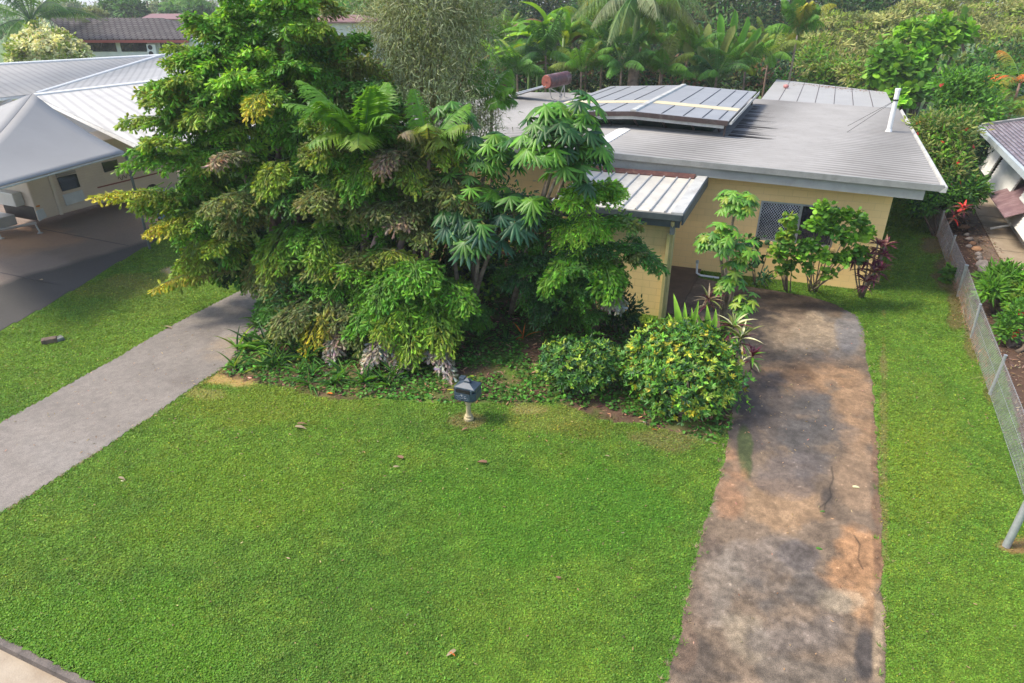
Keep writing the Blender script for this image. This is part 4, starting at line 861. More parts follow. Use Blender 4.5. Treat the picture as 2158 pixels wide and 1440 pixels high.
for q in (k0 + vd * .1 + nf * .1, k0 + vd * .75 + nf * 1.1):
    m = MB(); m.tube([q - UP * .1, q * [1, 1, 0] - vd * .12], .03, 6); m.lathe(q * [1, 1, 0] - vd * .12, [(.1, 0), (.1, .03), (.02, .06)], 10); m.build("stand_leg", M["rib"], root)

q = P(352, 462); root = empty('wheelie_bin', q, 'blue wheelie bin standing behind the left palm fronds', 'bin')
m = MB(); z = rg.uniform; m.hexa([q + np.array(v) for v in ((-.22, -.24, .05), (.22, -.24, .05), (.22, .24, .05), (-.22, .24, .05))], [q + np.array(v) for v in ((-.29, -.33, 1.0), (.29, -.33, 1.0), (.29, .33, 1.0), (-.29, .33, 1.0))]); m.build('body', M['bin'], root, bevel=.02)
m = MB(); m.box(q + UP * 1.04, (.62, .72, .06)); m.build('lid', M['bin'], root, bevel=.02)
m = MB(); m.tube([q + np.array([-.26, .26, .1]), q + np.array([.26, .26, .1])], .1, 12); m.build('wheel', M['tyre'], root)

# ================================================================ MAILBOX
q = P(988, 884); root = empty('mailbox', q, 'dark blue metal mailbox on a pale turned stone pedestal in the lawn', 'mailbox')
m = MB(); m.lathe(q, [(.10, -.02), (.10, .05), (.065, .07), (.085, .1), (.06, .13), (.054, .17), (.047, .3), (.042, .37), (.066, .38), (.068, .45), (.046, .46), (.07, .49), (.13, .51)], 22); m.build('pedestal', M['stone'], root, smooth=False, bevel=.004)
rz = radians(-22); ax = np.array([cos(rz), sin(rz), 0]); ay = np.array([-sin(rz), cos(rz), 0]); bz = .51
def mc(x, y, z): return q + ax * x + ay * y + UP * (bz + z)
W_, D_, HH = .44, .36, .30
m = MB()
oc = [(-W_ / 2, -D_ / 2 + .0), (W_ / 2 - .1, -D_ / 2), (W_ / 2, -D_ / 2 + .1), (W_ / 2, D_ / 2), (-W_ / 2, D_ / 2)]
m.hexa([mc(x * .86, y * .86, 0) for x, y in oc], [mc(x * .96, y * .96, .03) for x, y in oc]); m.hexa([mc(x, y, .03) for x, y in oc], [mc(x, y, .2) for x, y in oc])
m.hexa([mc(x * .98, y * .98, .2) for x, y in oc[2:] + oc[:1]] , [mc(x * .98, y * .98, HH) for x, y in oc[2:] + oc[:1]])
for x_ in (-.2, .13): m.frame(mc(x_, -D_ / 2 + .002, .2), ax, ay, UP, .04, .04, HH - .2)
body = m.build('box', M['mailbox'], root, bevel=.006)
m = MB(); m.hexa([mc(-.18, -D_ / 2 - .002, .205), mc(.12, -D_ / 2 - .002, .205), mc(.12, -D_ / 2 + .05, .205), mc(-.18, -D_ / 2 + .05, .205)], [mc(-.18, -D_ / 2 - .002, .275), mc(.12, -D_ / 2 - .002, .275), mc(.12, -D_ / 2 + .05, .275), mc(-.18, -D_ / 2 + .05, .275)]); m.build('letter_slot', M['black'], root)
m = MB(); ro_ = [(-.225, -.165), (.225, -.165), (.225, .19), (-.225, .19)]; m.hexa([mc(x, y, HH - .02) for x, y in ro_], [mc(x, y, HH + .015) for x, y in ro_]); m.hexa([mc(x, y, HH + .015) for x, y in ro_], [mc(x * .28, y * .28, HH + .085) for x, y in ro_]); m.build('lid', M['mailbox'], root, bevel=.005)
m = MB(); m.hexa([mc(x * .24, y * .24, HH + .08) for x, y in ro_], [mc(x * .24, y * .24, HH + .12) for x, y in ro_]); m.hexa([mc(x * .3, y * .3, HH + .12) for x, y in ro_], [mc(x * .03, y * .03, HH + .17) for x, y in ro_]); m.build('finial', M['mailbox'], root)
m = MB(); m.frame(mc(-.22, .05, HH + .02), ax, ay, UP, .12, .12, .09); m.build('newspaper_holder', M['mailbox'], root, bevel=.01)
m = MB()
for k, (x0, z0, r) in enumerate([(-.14, .1, .04), (-.05, .12, .045), (.05, .09, .04), (-.1, .06, .03), (.02, .13, .03)]):
    m.tube([mc(x0 + r * (1 - g / 9) * cos(g * 1.2 + k) * 1.5, -D_ / 2 - .004, z0 + r * (1 - g / 9) * sin(g * 1.2 + k)) for g in np.linspace(0, 7, 22)], .0045, 4)
m.build('embossed_scroll', mat('embossed', (.12, .16, .21), None, .3, 3), root)

# pipe outlet by the porch, broken concrete on the left lawn
q = P(1475, 590); root = empty('drain_pipe', q, 'short white drain pipe bent along the ground beside the porch', 'pipe')
m = MB(); m.tube([q + np.array([-.05, .35, .42]), q + np.array([-.03, .33, .1]), q + np.array([.08, .25, .05]), q + np.array([.6, .05, .04])], .035, 8); m.build('pipe', M['white'], root); m = MB(); m.tube([q + np.array([-.05, .35, .42]), q + np.array([-.05, .35, .5])], .05, 8); m.build('collar', M['gutter'], root)
q = P(106, 722); root = empty('drain_cover', q, 'broken weathered concrete drain block sunk in the left lawn', 'drain block')
m = MB(); m.box(q + UP * .06, (.34, .2, .13), .5); m.build('block', mat('oldconc', (.17, .12, .08), (.07, .05, .04), .9, 8, bump=.8), root, bevel=.02)
m = MB(); m.box(q + np.array([.18, .12, .05]), (.16, .2, .1), .9); m.build('chip', mat('oldconc2', (.2, .22, .19), (.1, .1, .09), .9, 9), root, bevel=.02)

# ================================================================ VEGETATION
def wpt(x, y, Y): return Q(x, y, Y)
def stems_mesh(root, lines, mt, name='stem', n=7):
    for pts, r0, r1 in lines:
        m = MB(); pts = [np.array(p, float) for p in pts]; m.tube(pts, list(np.linspace(r0, r1, len(pts))), n); m.build(name, mt, root, smooth=True)

def fish_palm(base, label, stems, fronds, seed, group=None, auto=(), name='fishtail_palm'):
    """stems: (top px, py, Y); fronds: hero fronds (x0,y0,Y0,x1,y1,Y1,colour,tip,arch,L2); auto: (px,py,Y,r,n,colours,leaf)"""
    root = empty(name, base, label, 'palm', group); rg = np.random.default_rng(seed)
    for (x, y, Y, r) in stems:
        t = wpt(x, y, Y); b = np.array(base) + np.array([rg.normal(0, .35), rg.normal(0, .3), 0]); mid = (b + t) / 2 + rg.normal(0, .12, 3)
        m = MB(); m.tube(bezier(b, mid, t, 7), list(np.linspace(r, r * .6, 7)), 8); m.build('stem', M['palmtrunk'], root, smooth=True)
    for (x0, y0, Y0, x1, y1, Y1, c, tip, arch, L2) in fronds:
        b = Bag(); fish_frond(b, wpt(x0, y0, Y0), wpt(x1, y1, Y1), rg, c, arch, L2, .175, tip=tip, npin=17, dens=9, wmul=.42); b.build('frond', M['leaf'], root)
    for (px, py, Y, r, n, cols, leaf) in auto:
        c = wpt(px, py, Y)
        for k in range(int(n * 1.4)):
            d = ball(rg, 1)[0]; d[2] = d[2] * .75 + .12
            if rg.uniform() < .5 and d[1] > 0: d[1] *= -1
            d = nrm(d); p0 = c + d * r * .12 + rg.normal(0, .12, 3) * r; p1 = c + d * r * rg.uniform(.85, 1.1) - UP * .15 * r
            b = Bag(); cc = cols[rg.integers(len(cols))]; cc = cc if isinstance(cc, tuple) else (cc, None)
            if rg.uniform() < .45:       # long arching frond with hanging pinnae
                p1 = p1 + (p1 - p0) * [.22, .22, 0] - UP * .45 * r; fish_frond(b, p0, p1, rg, cc[0], rg.uniform(.35, .5), .62 * min(1.1, r), leaf * .72, tip=cc[1], npin=17, dens=8, wmul=.34, hang=.7)
            else: fish_frond(b, p0, p1, rg, cc[0], rg.uniform(.08, .3), .52 * min(1.1, r), leaf * .68, tip=cc[1], npin=14, dens=8, wmul=.42); b.build('frond', M['leaf'], root)
    return root

BR, GR, YG = ('bright', 'yg'), ('green', None), ('yg', 'yellow')
fish_palm(P(590, 652), 'tall fishtail palm clump with backlight painted as yellow frond tips at left over the path', [(500, 330, 17.2, .09), (590, 180, 17.6, .1), (560, 420, 16.8, .09), (640, 330, 17, .1), (600, 90, 18, .08), (520, 560, 16.8, .07), (660, 500, 16.6, .08)],
  [(440, 420, 17, 205, 410, 16.2, 'yg', 'yellow', .12, .42), (520, 440, 17, 318, 480, 16, 'green', 'yellow', .2, .6), (540, 560, 16.8, 328, 605, 15.8, 'olive', 'yellow', .15, .26), (500, 300, 17.3, 262, 250, 16.6, 'green', 'yg', .22, .6), (500, 350, 17, 265, 340, 16.4, 'bright', None, .2, .6),  # yellow and bright tips put the left edge's backlight into the leaf colour
   (520, 260, 17.3, 330, 190, 16.8, 'green', 'yellow', .25, .55), (560, 180, 17.6, 385, 110, 17.4, 'green', 'bright', .25, .6), (590, 100, 18, 410, 50, 17.6, 'bright', 'yg', .2, .6), (600, 60, 18, 470, -30, 18, 'bright', None, .2, .6), (600, 90, 18, 640, -60, 18, 'bright', 'lime', .1, .6),
   (590, 200, 17.2, 530, 230, 15.6, 'green', 'yellow', .35, .45), (640, 250, 17, 690, 260, 15.8, 'mid', 'yg', .3, .6), (600, 340, 16.6, 555, 400, 15.4, 'yg', 'yg', .4, .45), (620, 430, 16.6, 440, 430, 15.2, 'olive', None, .3, .7), (640, 450, 16.4, 560, 560, 15.2, 'green', 'yg', .35, .7),
   (660, 440, 16.4, 790, 440, 15.2, 'olive', None, .3, .75), (660, 520, 16.2, 560, 600, 15.3, 'olive', None, .4, .6), (650, 480, 16.2, 700, 560, 14.8, 'green', 'yg', .45, .7), (660, 550, 16, 790, 600, 15, 'olive', None, .35, .6)],
  11, auto=[(430, 310, 17.4, 1.55, 16, (GR, BR, ('lime', None), ('bright', 'yg'), GR), .27), (500, 200, 17.8, 1.6, 16, (GR, BR, ('bright', 'lime'), ('lime', None)), .27), (590, 60, 18.2, 1.5, 14, (('lime', None), BR, ('bright', 'lime')), .27), (600, 330, 17.2, 1.8, 14, (('mid', None), GR), .27), (430, 480, 17, 1.2, 14, (('green', 'yg'), GR, ('yg', None)), .26),
            (560, 480, 16.8, 1.5, 12, (('mid', None), GR, ('olive', None)), .26), (700, 130, 18.6, 1.4, 13, (('olive', 'yg'), ('mid', None), GR), .25), (640, 200, 18, 1.5, 12, (('mid', None), GR), .26), (700, 400, 16.8, 1.4, 10, (('mid', None), GR), .26), (760, 190, 18.4, 1.3, 11, (('olive', None), ('mid', None)), .25), (370, 380, 17.2, 1.0, 9, (GR, BR, ('bright', 'yg')), .25), (420, 190, 17.6, 1.15, 11, (BR, GR, ('bright', 'yg')), .26), (680, 90, 19, 1.3, 10, (BR, ('olive', 'yg'), ('yg', 'golden')), .25), (480, 120, 18, 1.2, 10, (BR, GR), .26), (400, 540, 16.8, .8, 8, (('yg', None), GR), .24), (520, 260, 18.4, 1.7, 12, (('mid', None), ('dark', None)), .27), (560, 500, 17.6, 1.4, 10, (('dark', None), ('mid', None)), .26), (620, 330, 18.4, 1.6, 10, (('dark', None),), .27)])
fish_palm(P(760, 745), 'drooping fishtail palm clump with olive and dead fronds behind the mailbox', [(760, 330, 16.3, .1), (840, 380, 16, .09), (880, 520, 15.6, .08), (720, 560, 15.6, .08), (900, 330, 16.2, .1)],
  [(780, 420, 16, 640, 420, 14.9, 'olive', None, .4, .7), (800, 330, 16, 740, 400, 14.8, 'yg', 'green', .5, .6), (860, 350, 16, 800, 350, 14.8, 'oliveD', 'dead', .6, .38), (840, 330, 16, 880, 390, 14.9, 'olive', 'yg', .5, .5), (900, 380, 15.8, 1010, 430, 14.7, 'oliveD', 'olive', .45, .7),
   (900, 430, 15.6, 830, 470, 14.6, 'olive', 'dead', .2, .35), (900, 300, 16, 950, 330, 14.9, 'olive', 'yg', .5, .5), (860, 470, 15.6, 900, 500, 14.5, 'oliveD', 'olive', .3, .4), (720, 570, 15.6, 860, 540, 14.5, 'olive', 'yg', .3, .5), (700, 620, 15.4, 580, 690, 14.3, 'oliveD', 'olive', .4, .7),
   (740, 600, 15.4, 640, 740, 14, 'oliveD', 'yellow', .45, .55), (750, 640, 15.2, 770, 720, 13.8, 'oliveD', 'olive', .5, .6), (700, 300, 16.2, 670, 330, 15.2, 'olive', 'yg', .4, .5), (540, 330, 16.6, 450, 340, 15.5, 'oliveD', 'dead', .3, .3)],
  12, auto=[(760, 330, 16.6, 1.5, 11, (('mid', None), ('oliveD', None), GR), .26), (860, 450, 16.2, 1.5, 12, (('dark', None), ('oliveD', None), ('mid', None)), .26), (740, 520, 16, 1.4, 11, (('mid', None), GR, ('olive', None)), .25), (780, 640, 15.4, 1.1, 10, (('olive', None), GR, ('mid', None)), .24), (640, 640, 15.6, 1.0, 8, (('oliveD', None), ('mid', None)), .22), (700, 600, 15.6, 1.1, 12, (('mid', None), GR), .23), (780, 560, 15.4, 1.0, 10, (GR, ('mid', None), ('bright', None)), .23), (600, 600, 16.4, .9, 9, (('mid', None), ('olive', None)), .23), (840, 270, 16.8, 1.1, 10, (('mid', None), ('olive', None)), .25), (930, 400, 16.2, 1.1, 10, (('oliveD', None), ('mid', None), ('olive', None)), .24), (800, 420, 16.4, 1.2, 10, (GR, ('mid', None)), .25), (880, 330, 17.4, 1.4, 10, (('dark', None), ('mid', None)), .25), (760, 450, 17.2, 1.5, 10, (('dark', None),), .25), (950, 480, 16.4, 1.0, 9, (('dark', None), ('oliveD', None)), .24)])
fish_palm(P(880, 745), 'low bright green fishtail palm spilling forward onto the lawn edge', [(880, 600, 15, .05), (940, 640, 14.8, .05), (820, 600, 15, .05)],
  [(850, 560, 15, 790, 640, 13.8, 'green', None, .4, .5), (870, 560, 15, 880, 600, 13.6, 'green', 'bright', .5, .55), (900, 600, 15, 990, 640, 13.8, 'green', 'bright', .4, .55), (880, 620, 14.8, 800, 700, 13.4, 'bright', 'yg', .35, .55), (890, 620, 14.8, 860, 745, 13.2, 'bright', 'yg', .35, .6),
   (900, 620, 14.8, 940, 730, 13.3, 'bright', 'yg', .4, .55), (860, 620, 14.8, 740, 690, 13.8, 'green', None, .3, .5), (840, 690, 14.4, 770, 765, 13.3, 'grey', 'grey', .3, .28), (880, 700, 14.2, 950, 790, 13.0, 'grey', 'grey', .25, .26), (720, 690, 14.6, 695, 750, 13.8, 'dead', 'grey', .3, .22), (880, 700, 14.2, 830, 780, 13.2, 'dead', 'grey', .3, .35)],
  13, auto=[(870, 570, 15.2, .9, 10, (GR, ('mid', None)), .2), (960, 650, 15, .8, 8, (('mid', None), GR), .2)])
fish_palm(P(1240, 690), 'dense green fishtail palm against the cream entry wall', [(1240, 440, 15, .06), (1290, 520, 14.9, .05), (1200, 540, 14.8, .05), (1300, 600, 14.8, .05)],
  [(1260, 400, 15, 1200, 420, 14, 'bright', 'lime', .4, .4), (1240, 400, 15.2, 1280, 390, 14.6, 'lime', 'bright', .3, .4), (1270, 460, 15, 1340, 470, 14.4, 'green', 'olive', .3, .35), (1300, 520, 15, 1395, 560, 14.3, 'mid', None, .3, .35), (1260, 540, 14.8, 1290, 620, 13.7, 'bright', None, .4, .4), (1230, 520, 14.8, 1150, 600, 13.9, 'green', 'bright', .3, .4), (1260, 600, 14.6, 1300, 640, 13.9, 'olive', 'grey', .4, .3)],
  14, auto=[(1235, 440, 15.2, .95, 18, (('bright', 'lime'), BR, ('lime', None)), .17), (1235, 540, 14.9, .95, 22, (('mid', None), GR, ('dark', None), ('green', 'bright')), .17), (1200, 610, 14.8, .9, 14, (('mid', None), ('dark', None), GR), .17), (1240, 630, 14.7, .6, 9, (('mid', None), ('olive', None), GR), .16), (1180, 500, 15.2, .9, 14, (('mid', None), GR), .17), (1130, 560, 15.2, .9, 14, (('mid', None), ('dark', None)), .17), (1320, 530, 14.8, .5, 7, (('mid', None), ('olive', None)), .16)])

# pinnate golden cane palm in the middle of the clump
def cane(base, label, c, seed, fr, col='green', tip='bright', ll=.5, lw=.05, group=None, cat='palm', name='palm', stem_r=.06, hang=.25, n=24, tm='palmtrunk', rb=.02, T=NEEDLE):
    root = empty(name, base, label, cat, group); rg = np.random.default_rng(seed)
    m = MB(); c = np.array(c, float); base = np.array(base, float); m.tube(bezier(base, (base + c) / 2 + rg.normal(0, .08, 3), c, 7), list(np.linspace(stem_r, stem_r * .7, 7)), 10); m.build('trunk', M[tm], root, smooth=True)
    for f in fr:
        d, arch = np.array(f[:3], float), f[3]; cc, tt = (f[4], f[5]) if len(f) > 4 else (col, tip)
        b = Bag(); pin_frond(b, c, c + d, rg, cc, arch, n, ll, lw, hang, tt, rb=rb, T=T); b.build('frond', M['leaf'], root)
    return root
def ring(rg, n, r, up0, up1, droop=.2):
    out = []
    for k in range(n):
        g = 2 * pi * k / n + rg.uniform(-.25, .25); e = rg.uniform(up0, up1); l = r * rg.uniform(.8, 1.1); out.append((cos(g) * cos(e) * l, sin(g) * cos(e) * l, sin(e) * l, droop))
    return out
c = wpt(765, 300, 15.6)
cane(P(775, 700), 'golden cane palm with broad bright green feather fronds in the middle of the clump', c, 21, [(-1.5, -.5, .9, .25), (-.6, -.9, 1.0, .25), (.35, -.3, 1.2, .05), (.1, -1.0, .1, .5, 'bright', 'yg'), (-1.0, -.8, .1, .4, 'yg', 'green'), (.8, -.6, .7, .3), (-1.3, .2, 1.3, .2), (.5, .6, 1.2, .2)], ll=.62, lw=.085, hang=.2, n=22)
c = wpt(905, 310, 15.4)
cane(P(905, 690), 'second feather palm with yellow green fronds right of the golden cane', c, 22, [(.9, -.4, .55, .25, 'green', 'yg'), (.4, -.8, .2, .4, 'olive', 'yg'), (-.5, -.7, .4, .4, 'olive', 'dead'), (.9, .3, .9, .2), (-.3, .2, 1.2, .1), (.1, -1.0, .6, .4, 'olive', 'yg')], ll=.5, lw=.05, hang=.4, n=22)
c = wpt(1035, 215, 19)
cane(P(1035, 470), 'feather palm with bright fronds in front of the far left end of the roof', c, 23, [(.6, -.5, .4, .3), (.5, .3, .8, .2), (-.6, -.3, .6, .3), (.2, -.9, .0, .4), (-.2, .4, 1.0, .2), (.7, 0, 0, .4)], ll=.5, lw=.05, hang=.5, n=24)

# feathery grey green tree
def tree(base, label, cat, name, tips, r0, barkm, clumps, seed, leafm='leaf', group=None, lean=None):
    root = empty(name, base, label, cat, group); rg = np.random.default_rng(seed); base = np.array(base, float); tips = [np.array(t, float) for t in tips]
    cen = np.mean(tips, 0); fork = base + (cen - base) * .4; fork[2] = base[2] + (cen[2] - base[2]) * .45
    m = MB(); m.tube(bezier(base - UP * .1, (base + fork) / 2 + rg.normal(0, .1, 3), fork, 5), list(np.linspace(r0, r0 * .75, 5)), 9); limbs(m, fork, tips, rg, r0 * .6); m.build('trunk', M[barkm], root, smooth=True)
    b = Bag()
    for k in clumps: clump(b, k[0], k[1], rg, **k[2])
    b.build('crown', M[leafm], root); return root
cs = []
for (x, y, Y, r, n) in ((900, 60, 19.5, 1.5, 5200), (830, 110, 19.5, 1.2, 3200), (970, 120, 19.3, 1.2, 3600), (900, 190, 19.2, 1.3, 3200), (990, 210, 19.0, 1.0, 2200), (850, 10, 20, 1.2, 3000), (980, 20, 19.8, 1.1, 3000), (1010, 280, 18.6, .7, 1200), (910, -50, 20, 1.3, 2500), (880, 260, 18.8, .9, 1500), (960, 270, 18.8, .8, 1200), (840, 200, 19.2, .9, 1500)):
    cs.append((wpt(x, y, Y), (r, r, r * 1.05), dict(n=int(n * 1.15), sub_=44, size=.2, wd=.12, cols=('silver', 'silver', 'silverL', 'olive'), T=NEEDLE, spread=.3, out=.5, down=.3)))
tree(P(905, 520), 'feathery grey green weeping tree with a reddish trunk above the palms', 'tree', 'feathery_tree', [wpt(*q) for q in ((860, 20, 19.8), (900, -20, 19.8), (960, 20, 19.6), (830, 100, 19.5), (990, 120, 19.3), (930, 80, 19.4), (1000, 220, 19), (880, 150, 19.2), (905, 100, 19.2), (950, 160, 19.1))], .13, 'redbark', cs, 24, 'leaf_matte')

# umbrella tree
def umbrella_tree(base, label, tops, seed, R=.42, col=('mid', 'green', 'mid', 'dark', 'green'), name='umbrella_tree', n=10, wd=.21, droop=.55, group=None, barkm='palebark', r0=.07, cat='tree', up=1.0, T=LANCE, dens=1):
    root = empty(name, base, label, cat, group); rg = np.random.default_rng(seed); base = np.array(base, float)
    m = MB(); ends = []
    for (c, r, k) in tops:
        c = np.array(c, float); pts = bezier(base, (base + c) / 2 + UP * .3 + rg.normal(0, .15, 3), c, 8); m.tube(pts, list(np.linspace(r0, r0 * .5, 8)), 8)
        for i in range(k):
            d = ball(rg, 1)[0]; d[2] = abs(d[2]) * .9 - .25; 
            if d[1] > .2 and rg.uniform() < .6: d[1] *= -1
            e = c + nrm(d) * r * rg.uniform(.55, 1); ends.append((c, e, d))
    m.build('trunk', M[barkm], root, smooth=True); b = Bag()
    for c, e, d in ends:
        b.tube(np.array([c, (c + e) / 2 + UP * .08, e]), .012, .006, (.2, .22, .08), 4); palmate(b, e, UP * up + nrm(d) * .7, rg, R * rg.uniform(.8, 1.15), n + int(rg.integers(0, 3)), wd, col[rg.integers(len(col))], droop, T)
    b.build('crown', M['leaf_gloss'], root); return root
umbrella_tree(P(1075, 665), 'umbrella tree with glossy drooping leaf rosettes standing against the roof', [(wpt(1180, 300, 14.6), 1.05, 44), (wpt(1175, 370, 14.5), .8, 14), (wpt(1190, 250, 14.8), .75, 16), (wpt(1240, 330, 14.5), .5, 8), (wpt(1130, 430, 14.6), .35, 8), (wpt(1220, 300, 14.6), .7, 16)], 25, R=.38)
umbrella_tree(P(1010, 665), 'shorter umbrella tree with light green new rosettes left of the tall one', [(wpt(1030, 320, 15.5), .8, 34), (wpt(1000, 400, 15.2), .8, 26), (wpt(960, 250, 16), .5, 12)], 26, R=.34, col=('green', 'bright', 'mid', 'dark', 'green'))
umbrella_tree(P(985, 690), 'dark umbrella shrub with large blue green leaves under the umbrella trees', [(wpt(1010, 490, 14.6), .7, 20), (wpt(960, 470, 14.8), .6, 16), (wpt(1080, 450, 14.9), .6, 16)], 27, R=.46, col=('blue', 'dark', 'mid'), name='umbrella_shrub', cat='shrub')

# slender clumpy tree by the driveway
b0 = P(1524, 700); root = umbrella_tree(b0, 'slender tree beside the driveway with yellow green leaf tufts along its trunk', [(wpt(1552, 430, 14.3), .42, 52), (wpt(1512, 505, 14.0), .48, 48), (wpt(1560, 530, 14.0), .4, 18), (wpt(1540, 600, 13.9), .35, 12), (wpt(1570, 640, 13.7), .34, 14), (wpt(1545, 560, 13.9), .3, 10)], 28, R=.21, n=6, wd=.36, droop=.5, col=('bright', 'yg', 'bright', 'green', 'mid'), r0=.055, name='slender_tree')

# shrubs against the yellow wall
def stem_shrub(base, label, heads, seed, cols, size=.14, wd=.95, n=90, T=ROUND, name='shrub', leafm='leaf', cat='shrub', group=None, stemm='palebark', sr=.022, sub_=12, spread=.24):
    root = empty(name, base, label, cat, group); rg = np.random.default_rng(seed); base = np.array(base, float)
    m = MB(); b = Bag()
    for (c, r) in heads:
        c = np.array(c, float); bb = base + np.array([rg.normal(0, .08), rg.normal(0, .08), -.02]); m.tube(bezier(bb, (bb * .45 + c * .55) - UP * .1 + rg.normal(0, .06, 3), c, 6), list(np.linspace(sr, sr * .5, 6)), 6)
        clump(b, c, r, rg, n=int(n * (r / .35) ** 2), sub_=sub_, size=size, wd=wd, cols=cols, T=T, spread=spread, out=.5, down=.0)
    m.build('stem', M[stemm], root, smooth=True); b.build('foliage', M[leafm], root); return root
hd = lambda L: [(wpt(x, y, Y), r) for x, y, Y, r in L]
stem_shrub(P(1712, 612), 'largest green shrub on bare stems covering the window\'s right half', hd([(1738, 448, 17.2, .26), (1765, 462, 17.1, .24), (1718, 478, 17.1, .22), (1800, 462, 17.2, .26), (1822, 492, 17.2, .24), (1750, 495, 17.0, .28), (1708, 522, 17.0, .24), (1788, 508, 17.0, .26), (1682, 545, 17.0, .2), (1728, 545, 16.9, .22), (1812, 540, 17.1, .2), (1775, 550, 16.9, .22), (1745, 580, 16.9, .15), (1700, 570, 16.9, .14)]), 41, ('bright', 'green', 'mid', 'bright', 'green', 'lime'), .115, n=330, spread=.27)
stem_shrub(P(1655, 612), 'narrow shrub with yellowing leaves left of the large window shrub', hd([(1662, 490, 17.3, .22), (1655, 520, 17.2, .28), (1655, 505, 17.2, .2), (1640, 540, 17.1, .25), (1650, 575, 17.1, .18), (1670, 560, 17.1, .2), (1664, 462, 17.4, .15)]), 42, ('green', 'yg', 'bright', 'mid', 'yg'), .12, n=200, spread=.3)
stem_shrub(P(1590, 598), 'dark thin shrub under the window\'s left corner', hd([(1585, 510, 17.9, .25), (1590, 545, 17.8, .22), (1620, 520, 17.7, .12), (1585, 570, 17.8, .18)]), 43, ('dark', 'mid', 'dark'), .12, n=110)
stem_shrub(P(1610, 602), 'small dark green bush at the foot of the yellow wall', hd([(1610, 588, 17.3, .22), (1600, 592, 17.2, .18)]), 44, ('dark', 'blue'), .13, .4, 140, LANCE)

# purple cordylines
def cordyline(base, label, heads, seed, cols=('wine', 'wine', 'brown'), R=.42, n=16, wd=.2, name='cordyline', group=None, matk='leaf_gloss'):
    root = empty(name, base, label, 'cordyline', group); rg = np.random.default_rng(seed); m = MB(); b = Bag(); base = np.array(base, float)
    for (x, y, Y) in heads:
        c = wpt(x, y, Y); m.tube(bezier(base + rg.normal(0, .05, 3) * [1, 1, 0], (base + c) / 2 + rg.normal(0, .05, 3), c, 5), .022, 6); rosette(b, c, rg, R, n, wd, cols=cols)
        rosette(b, c - UP * .12, rg, R * .9, n // 2, wd, cols=cols, lo=-.4, hi=.3)
    m.build('stem', M['palebark'], root, smooth=True); b.build('leaves', M[matk], root); return root
cordyline(P(1813, 627), 'tall purple cordyline at the right end of the yellow wall', [(1850, 515, 17.2), (1830, 545, 17.1), (1860, 540, 17.1), (1810, 560, 17.1), (1840, 575, 17), (1855, 570, 17), (1800, 545, 17.2), (1825, 595, 16.9), (1865, 520, 17.3)], 51, R=.42, n=15, cols=('wine', 'wine', 'wine', 'brown'))
cordyline(P(1560, 740), 'purple and green striped cordyline leaning over the driveway beside the large croton', [(1545, 690, 13.2), (1562, 715, 12.9)], 52, cols=('wine', 'olive', 'green', 'pale'), R=.55, n=22, wd=.12)
cordyline(P(1582, 775), 'smallest purple cordyline at the driveway edge by the croton\'s right side', [(1585, 752, 12.7)], 53, cols=('wine', 'wine', 'green', 'pale'), R=.42, n=18, wd=.14)
cordyline(P(1490, 668), 'purple cordyline behind the bright strap leaves near the porch', [(1492, 634, 14.2)], 54, cols=('wine', 'olive', 'brown', 'dead'), R=.5, n=20, wd=.12)
# strap leaved bird's nest plants above the croton
root = empty('strap_leaf_plant', P(1440, 715), 'bright green strap leaved plant rising behind the large croton', 'plant'); rg = np.random.default_rng(55); b = Bag()
for (x, y, x1, y1, w_) in ((1432, 690, 1424, 628, .17), (1440, 695, 1448, 645, .13), (1450, 695, 1480, 642, .15), (1490, 700, 1495, 650, .16), (1500, 700, 1514, 658, .15), (1456, 695, 1462, 655, .1), (1485, 700, 1470, 665, .12), (1430, 695, 1410, 668, .1), (1480, 695, 1500, 668, .1)):
    p, q = wpt(x, y, 13.0), wpt(x1, y1, 12.9); b.leaves(STRAP, p, q - p, -UP * .2 + np.array([0, -1, 0]), w_, np.linalg.norm(q - p) * 1.1, np.array(PAL['lime']) * rg.uniform(.8, 1.1))
rosette(b, wpt(1465, 705, 13.0), rg, .6, 16, .16, 'bright')
b.build('leaves', M['leaf'], root)

